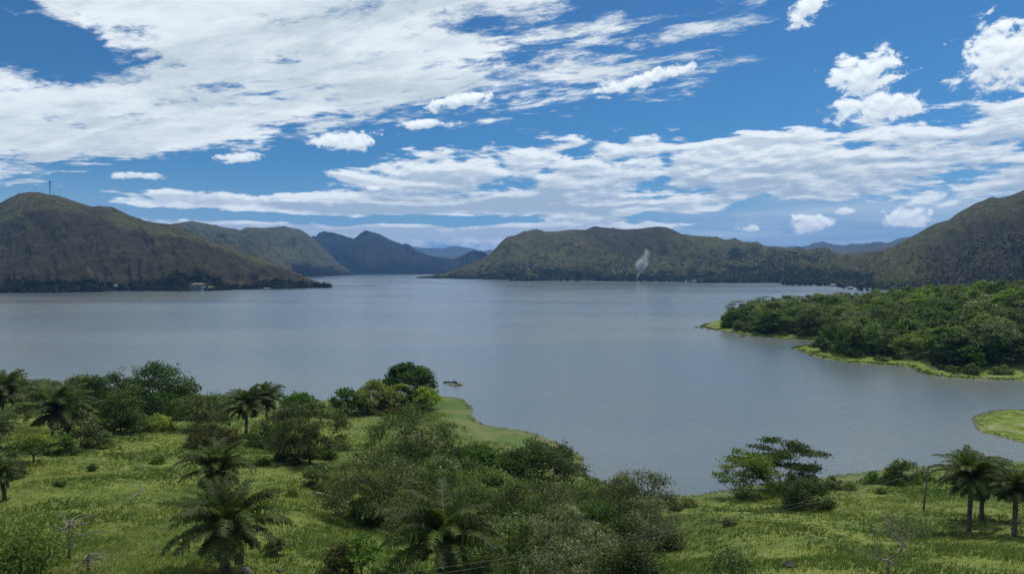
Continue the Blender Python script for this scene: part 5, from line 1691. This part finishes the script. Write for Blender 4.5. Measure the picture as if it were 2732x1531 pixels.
def house(px, by, wpx, hpx, label, key, wall, roof, open_=False, rz=0.0):
    X, Y = on_plane(px, by)
    Y = max(Y, 100)
    z = 0.35
    u = Y / FPX
    w, hh = wpx * u, hpx * u
    root = empty('pavilion' if open_ else 'house', (X, Y, z), rz)
    tag(root, label, 'pavilion' if open_ else 'house')
    d = max(4.0, w * 0.6); rise = hh * 0.34; wh = hh - rise
    if open_:
        for sx in (-1, 1):
            for sy in (-1, 1):
                box('post', (sx * w * .45 - .15, sx * w * .45 + .15, sy * d * .42 - .15, sy * d * .42 + .15, -.6, wh), wall, root)
        box('floor', (-w / 2, w / 2, -d / 2, d / 2, -.6, .25), wall, root)
    else:
        box('wall', (-w / 2, w / 2, -d / 2, d / 2, -.6, wh), wall, root)
        box('door', (-w * .08, w * .08, -d / 2 - .06, -d / 2 + .1, 0, min(2.1, wh * .8)), M_DOOR, root)
        for sx in (-.32, .32):
            box('window', (w * sx - w * .09, w * sx + w * .09, -d / 2 - .05, -d / 2 + .1, wh * .38, wh * .75), M_DOOR, root)
    gable('roof', w, d, wh + .2, rise, .4, roof, root)
    return root


# three storey building
X, Y = on_plane(519, 776.5); u = Y / FPX
big = empty('lakeside_building', (X, Y + 12, 0.6), -0.12); tag(big, 'three storey building with ochre roof and blue end wall on the left shore', 'building')
bw, bd, st = 29 * u, 12.0, 4.1
box('core', (-bw / 2, bw / 2 - 0.3, -bd / 2 + 2.2, bd / 2, -1, st * 3), M_DOOR, big)
box('end_wall', (bw / 2 - .3, bw / 2 + .1, -bd / 2, bd / 2 + .1, -1, st * 3), M_BLUE, big)
for f_ in range(3):
    slab = box('balcony_slab', (-bw / 2 - .2, bw / 2 - .32, -bd / 2, -bd / 2 + 2.3, st * f_ - .35, st * f_), M_CREAM, big)
    box('railing', (-bw / 2 - .2, bw / 2 - .32, -bd / 2 - .1, -bd / 2 - .01, st * f_ - .3, st * f_ + 1.0), (M_WHITE, M_CREAM, M_CREAM)[f_], slab)
    for c_ in range(5):
        xx = -bw / 2 + bw * (c_ + .1) / 5
        box('column', (xx, xx + .35, -bd / 2 + .05, -bd / 2 + .4, st * f_ + .01, st * f_ + st - .36), M_WHITE, big)
V, F = [(-bw / 2 - .8, -bd / 2 - .8, st * 3), (bw / 2 + .8, -bd / 2 - .8, st * 3), (bw / 2 - 1, bd / 2, st * 3 + 3.4), (-bw / 2 + 1, bd / 2, st * 3 + 3.4), (-bw / 2 - .8, bd / 2 + .8, st * 3), (bw / 2 + .8, bd / 2 + .8, st * 3)], [(0, 1, 2, 3), (4, 3, 2, 5), (0, 3, 4), (1, 5, 2), (0, 4, 5, 1)]
mesh_obj('roof', V, F, M_OROOF, big)
box('ground_terrace', (-bw / 2 - 2, bw / 2 + 4, -bd / 2 - 6, -bd / 2 - .2, -1.2, -.45), M_WHITE, big)

house(555, 775, 27, 11, 'long low house with ochre roof right of the three storey building', 'r1', M_CREAM, M_OROOF)
house(304, 775.5, 17, 17, 'tall pavilion with a white sheet roof on the left shore', 'r1', M_CREAM, M_SROOF, True)
house(249, 768, 11, 8, 'small thatched hut left of the white roofed pavilion', 'r1', M_CREAM, M_TROOF)
house(268, 766, 8, 8, 'tiny hut between the thatched hut and the pavilion', 'r1', M_CREAM, M_TROOF)
house(322, 774, 20, 8, 'low cream house right of the white roofed pavilion', 'r1', M_CREAM, M_TROOF)
house(403, 772.5, 17, 5, 'white peaked shelter between the pavilion and the three storey building', 'r1', M_WHITE, M_SROOF, True)
house(440, 771, 9, 6, 'small brown hut left of the three storey building', 'r1', M_CREAM, M_TROOF)
house(713, 772.5, 17, 4, 'white floating shed far right of the three storey building', 'r1', M_WHITE, M_SROOF, True)
for a, b, w, h_, lab, wl, rf in ((1834, 752.5, 12, 4.5, 'white lakeside houses row end on the spit of the far shore', M_WHITE, M_SROOF), (1852, 753, 10, 4.5, 'white house right next to the one on the spit', M_WHITE, M_SROOF),
                                 (1902, 751, 15, 8, 'cream house with a pale roof on the far shore', M_CREAM, M_TROOF), (1884, 751.5, 12, 6, 'low cream house left of the pale roofed one', M_CREAM, M_TROOF), (1938, 748.5, 11, 6, 'white roofed house among dark trees on the far shore', M_WHITE, M_SROOF),
                                 (1956, 747.5, 9, 5, 'small white house in the middle of the far settlement', M_WHITE, M_SROOF), (1966, 744, 9, 5, 'small white house higher up in the settlement', M_WHITE, M_SROOF), (1984, 743, 12, 5, 'white sheet roofed house behind the settlement', M_WHITE, M_SROOF), (2032, 743, 13, 5, 'long grey roofed house at the right end of the settlement', M_CREAM, M_SROOF),
                                 (2222, 764, 12, 6, 'house with a grey roof at the neck of the small bay', M_CREAM, M_SROOF), (2268, 772, 11, 7, 'white house in the trees of the small bay', M_WHITE, M_SROOF)):
    house(a, b, w, h_, lab, 'r8', wl, rf, rz=0.1)


# small white boats
def boat(px, py, L, label, rz):
    X, Y = on_plane(px, py)
    root = empty('motorboat', (X, Y, 0.0), rz); tag(root, label, 'boat')
    n = 9; V, F = [], []
    for i in range(n):
        t = i / (n - 1); w = L * .16 * (1 - t ** 3) + .05
        V += [(t * L - L / 2, -w, .75 + .3 * t * t), (t * L - L / 2, -w * .55, -.15), (t * L - L / 2, w * .55, -.15), (t * L - L / 2, w, .75 + .3 * t * t)]
    for i in range(n - 1):
        for k in range(4):
            a, b = i * 4 + k, i * 4 + (k + 1) % 4
            F.append((a, b, b + 4, a + 4))
    F += [(0, 3, 2, 1), tuple(4 * n - 4 + k for k in range(4))]
    mesh_obj('hull', V, F, M_WHITE, root)
    box('canopy', (-L * .2, L * .15, -L * .12, L * .12, 2.0, 2.12), M_SROOF, root)
    for sx in (-.18, .13):
        for sy in (-.11, .11):
            box('canopy_post', (L * sx - .05, L * sx + .05, L * sy - .05, L * sy + .05, .7, 2.0), M_WHITE, root)


boat(327, 779, 9, 'white boat moored at the shore below the pavilion', 0.2)
boat(296, 779.5, 5, 'small white boat left of the larger moored boat', 1.2)
boat(511, 778, 10, 'white boat below the three storey building', 0.4)
boat(524, 777.8, 6, 'small boat at the right corner of the three storey building', 1.0)
boat(942, 752, 9, 'white boat alone on the water off the headland', 0.1)

# ------------------------------------------------------------------ masts on the left hill
M_STEEL = plain_mat('mast_steel', (0.085, 0.10, 0.12), 0.6, 0.2, 0.3)


def mast(px, by, ty, label, lattice, dist=2300):
    x, y, z = at_dist(px, by, dist)
    z = z - 4
    h = (by - ty) / FPX * dist + 4
    root = empty('radio_mast', (x, y, z)); tag(root, label, 'mast')
    if lattice:
        b, t = 2.1, 1.2
        A, B = [], []
        lv = 12
        def c(k, i):
            f = k / lv; r = b + (t - b) * f
            return np.array([(-1, 1, 1, -1)[i] * r, (-1, -1, 1, 1)[i] * r, h * f])
        for i in range(4):
            V, F = tubes(None, [c(k, i) for k in range(lv)], [c(k + 1, i) for k in range(lv)], [.22] * lv, [.20] * lv, 5)
            mesh_obj('leg', V, F, M_STEEL, root)
            for k in range(lv):
                A += [c(k, i), c(k, i)]; B += [c(k + 1, (i + 1) % 4), c(k, (i + 1) % 4)]
        V, F = tubes(None, A, B, [.09] * len(A), [.09] * len(A), 4)
        mesh_obj('bracing', V, F, M_STEEL, root)
        for zz, r, q in ((.98, 3.6, 1), (.80, 2.0, 1), (.76, 1.9, -1), (.55, 1.7, 1), (.40, 1.5, -1), (.86, 1.8, -1)):
            V, F = tubes(None, [(q * .4, -1.6, h * zz)], [(q * .4, -2.3, h * zz)], [r], [r * .9], 12)
            F = [tuple(f) for f in F] + [tuple(range(11, -1, -1)), tuple(range(12, 24))]
            mesh_obj('dish', V, F, M_STEEL, root)
    else:
        V, F = tubes(None, [(0, 0, 0), (0, 0, h * .75)], [(0, 0, h * .75), (0, 0, h)], [.45, .40], [.40, .25], 6)
        mesh_obj('pole', V, F, M_STEEL, root)
        box('antenna', (-.8, .8, -.5, .5, h * .82, h * .97), M_STEEL, root)


mast(134, 524, 486, 'tall lattice mast with dishes on top of the left hill', True)
mast(95.5, 514, 501, 'short mast on the summit left of the lattice mast', False)
mast(160, 528, 509, 'thin mast right of the lattice mast', False)
mast(144, 525, 513, 'small aerial close to the right side of the lattice mast', False)

# ------------------------------------------------------------------ smoke
def plume(px, by, path, label, dens, seed, dist):
    """closed tube following the plume; the volume inside thins out towards its skin"""
    sides = 14
    P = np.array([at_dist(px + dx, by - dy, dist) for dx, dy, r in path]); R = np.array([r for _, _, r in path]) / FPX * dist
    n = len(P); V = []
    for i in range(n):
        for s in range(sides):
            a = s / sides * 2 * math.pi
            V.append((P[i, 0] + R[i] * math.cos(a), P[i, 1] + R[i] * math.sin(a), P[i, 2]))
    F = [(i * sides + s, i * sides + (s + 1) % sides, (i + 1) * sides + (s + 1) % sides, (i + 1) * sides + s) for i in range(n - 1) for s in range(sides)]
    F += [tuple(range(sides - 1, -1, -1)), tuple(range((n - 1) * sides, n * sides))]
    mt, T = new_mat('smoke_volume')
    g = T.new('ShaderNodeNewGeometry')
    nz = T.noise(g.outputs['Position'], 0.05, 5, 0.65, 1.5)
    nz2 = T.noise(g.outputs['Position'], 0.02, 3, 0.55, 0.8)
    sp = T.new('ShaderNodeSeparateXYZ', {0: g.outputs['Position']})
    z0, z1 = float(P[0, 2]), float(P[-1, 2])
    h = T.ramp(sp.outputs[2], z0, z1, 0.0, 1.0, False)
    xm, rm = float(P[:, 0].mean()), float(R.max())
    span = float(np.abs(P[:, 0] - xm).max()) * 2 + 1
    hs = [(float((p[2] - z0) / (z1 - z0)), float((p[0] - xm) / span + 0.5), float(r / rm)) for p, r in zip(P, R)]
    xc = T.add(T.mul(T.sub(T.curve(h, [(a_, b_) for a_, b_, c_ in hs]), 0.5), span), xm)
    rc = T.mul(T.curve(h, [(a_, c_) for a_, b_, c_ in hs]), rm)
    dx, dy = T.sub(sp.outputs[0], xc), T.sub(sp.outputs[1], float(P[:, 1].mean()))
    rr = T.m('DIVIDE', T.m('SQRT', T.add(T.mul(dx, dx), T.mul(dy, dy))), rc)
    core = T.sub(1.0, rr)
    fade = T.mul(T.ramp(h, 0.0, 0.9, 1.0, 0.25), T.ramp(h, 1.0, 0.8))
    f = T.add(core, T.add(T.mul(T.sub(nz, 0.5), 2.6), T.mul(T.sub(nz2, 0.5), 1.6)))
    d = T.mul(T.mul(T.mul(T.ramp(f, 0.25, 1.0), T.ramp(core, 0.0, 0.35)), fade), dens)
    finish(T, None, volume=T.new('ShaderNodeVolumePrincipled', {'Color': (0.90, 0.95, 1.0), 'Density': d, 'Anisotropy': 0.2}))
    o = mesh_obj('smoke', V, F, mt)
    tag(o, label, 'smoke', kind='stuff')


plume(1699, 749, [(0, 0, 2.5), (1, 8, 4), (4, 16, 8), (8, 26, 15), (12, 36, 21), (15, 48, 22), (20, 60, 18), (25, 72, 15), (27, 90, 12)], 'pale blue smoke rising from the foot of the middle mountain', 0.14, 1, 2500)
plume(252, 752, [(0, 0, 2), (-4, 10, 4), (-10, 24, 7), (-20, 40, 9), (-30, 56, 11), (-40, 70, 14)], 'faint smoke drifting over the foot of the left hill', 0.010, 2, 1400)

# ------------------------------------------------------------------ air
mt, T = new_mat('haze_air')
finish(T, None, volume=T.new('ShaderNodeVolumePrincipled', {'Color': (0.17, 0.44, 1.0), 'Density': 4.6e-5, 'Anisotropy': 0.0}))
V, F = box_vf(-24000, 24000, -1500, 24000, -10.0, 760.0)
hz = mesh_obj('haze', V, F, mt)
tag(hz, 'thin bluish air over the lake and hills', 'haze', kind='stuff')

# ------------------------------------------------------------------ alike neighbours are told apart by their order from left to right
ORD = 'first second third fourth fifth sixth seventh eighth ninth tenth eleventh twelfth thirteenth fourteenth fifteenth sixteenth seventeenth eighteenth nineteenth twentieth'.split()
ORD += ['twenty-' + w for w in ORD[:9]] + ['thirtieth']
same = {}
for o in bpy.data.objects:
    if o.parent is None and 'label' in o and 'group' in o:
        same.setdefault(o['label'], []).append(o)
for lab, obs in same.items():
    if 1 < len(obs) <= (12 if obs[0]['category'] == 'rock' else 30):
        obs.sort(key=lambda o: o.location.x / max(o.location.y, 1.0))
        for i, o in enumerate(obs):
            o['label'] = f'{ORD[i]} from left, {lab}'
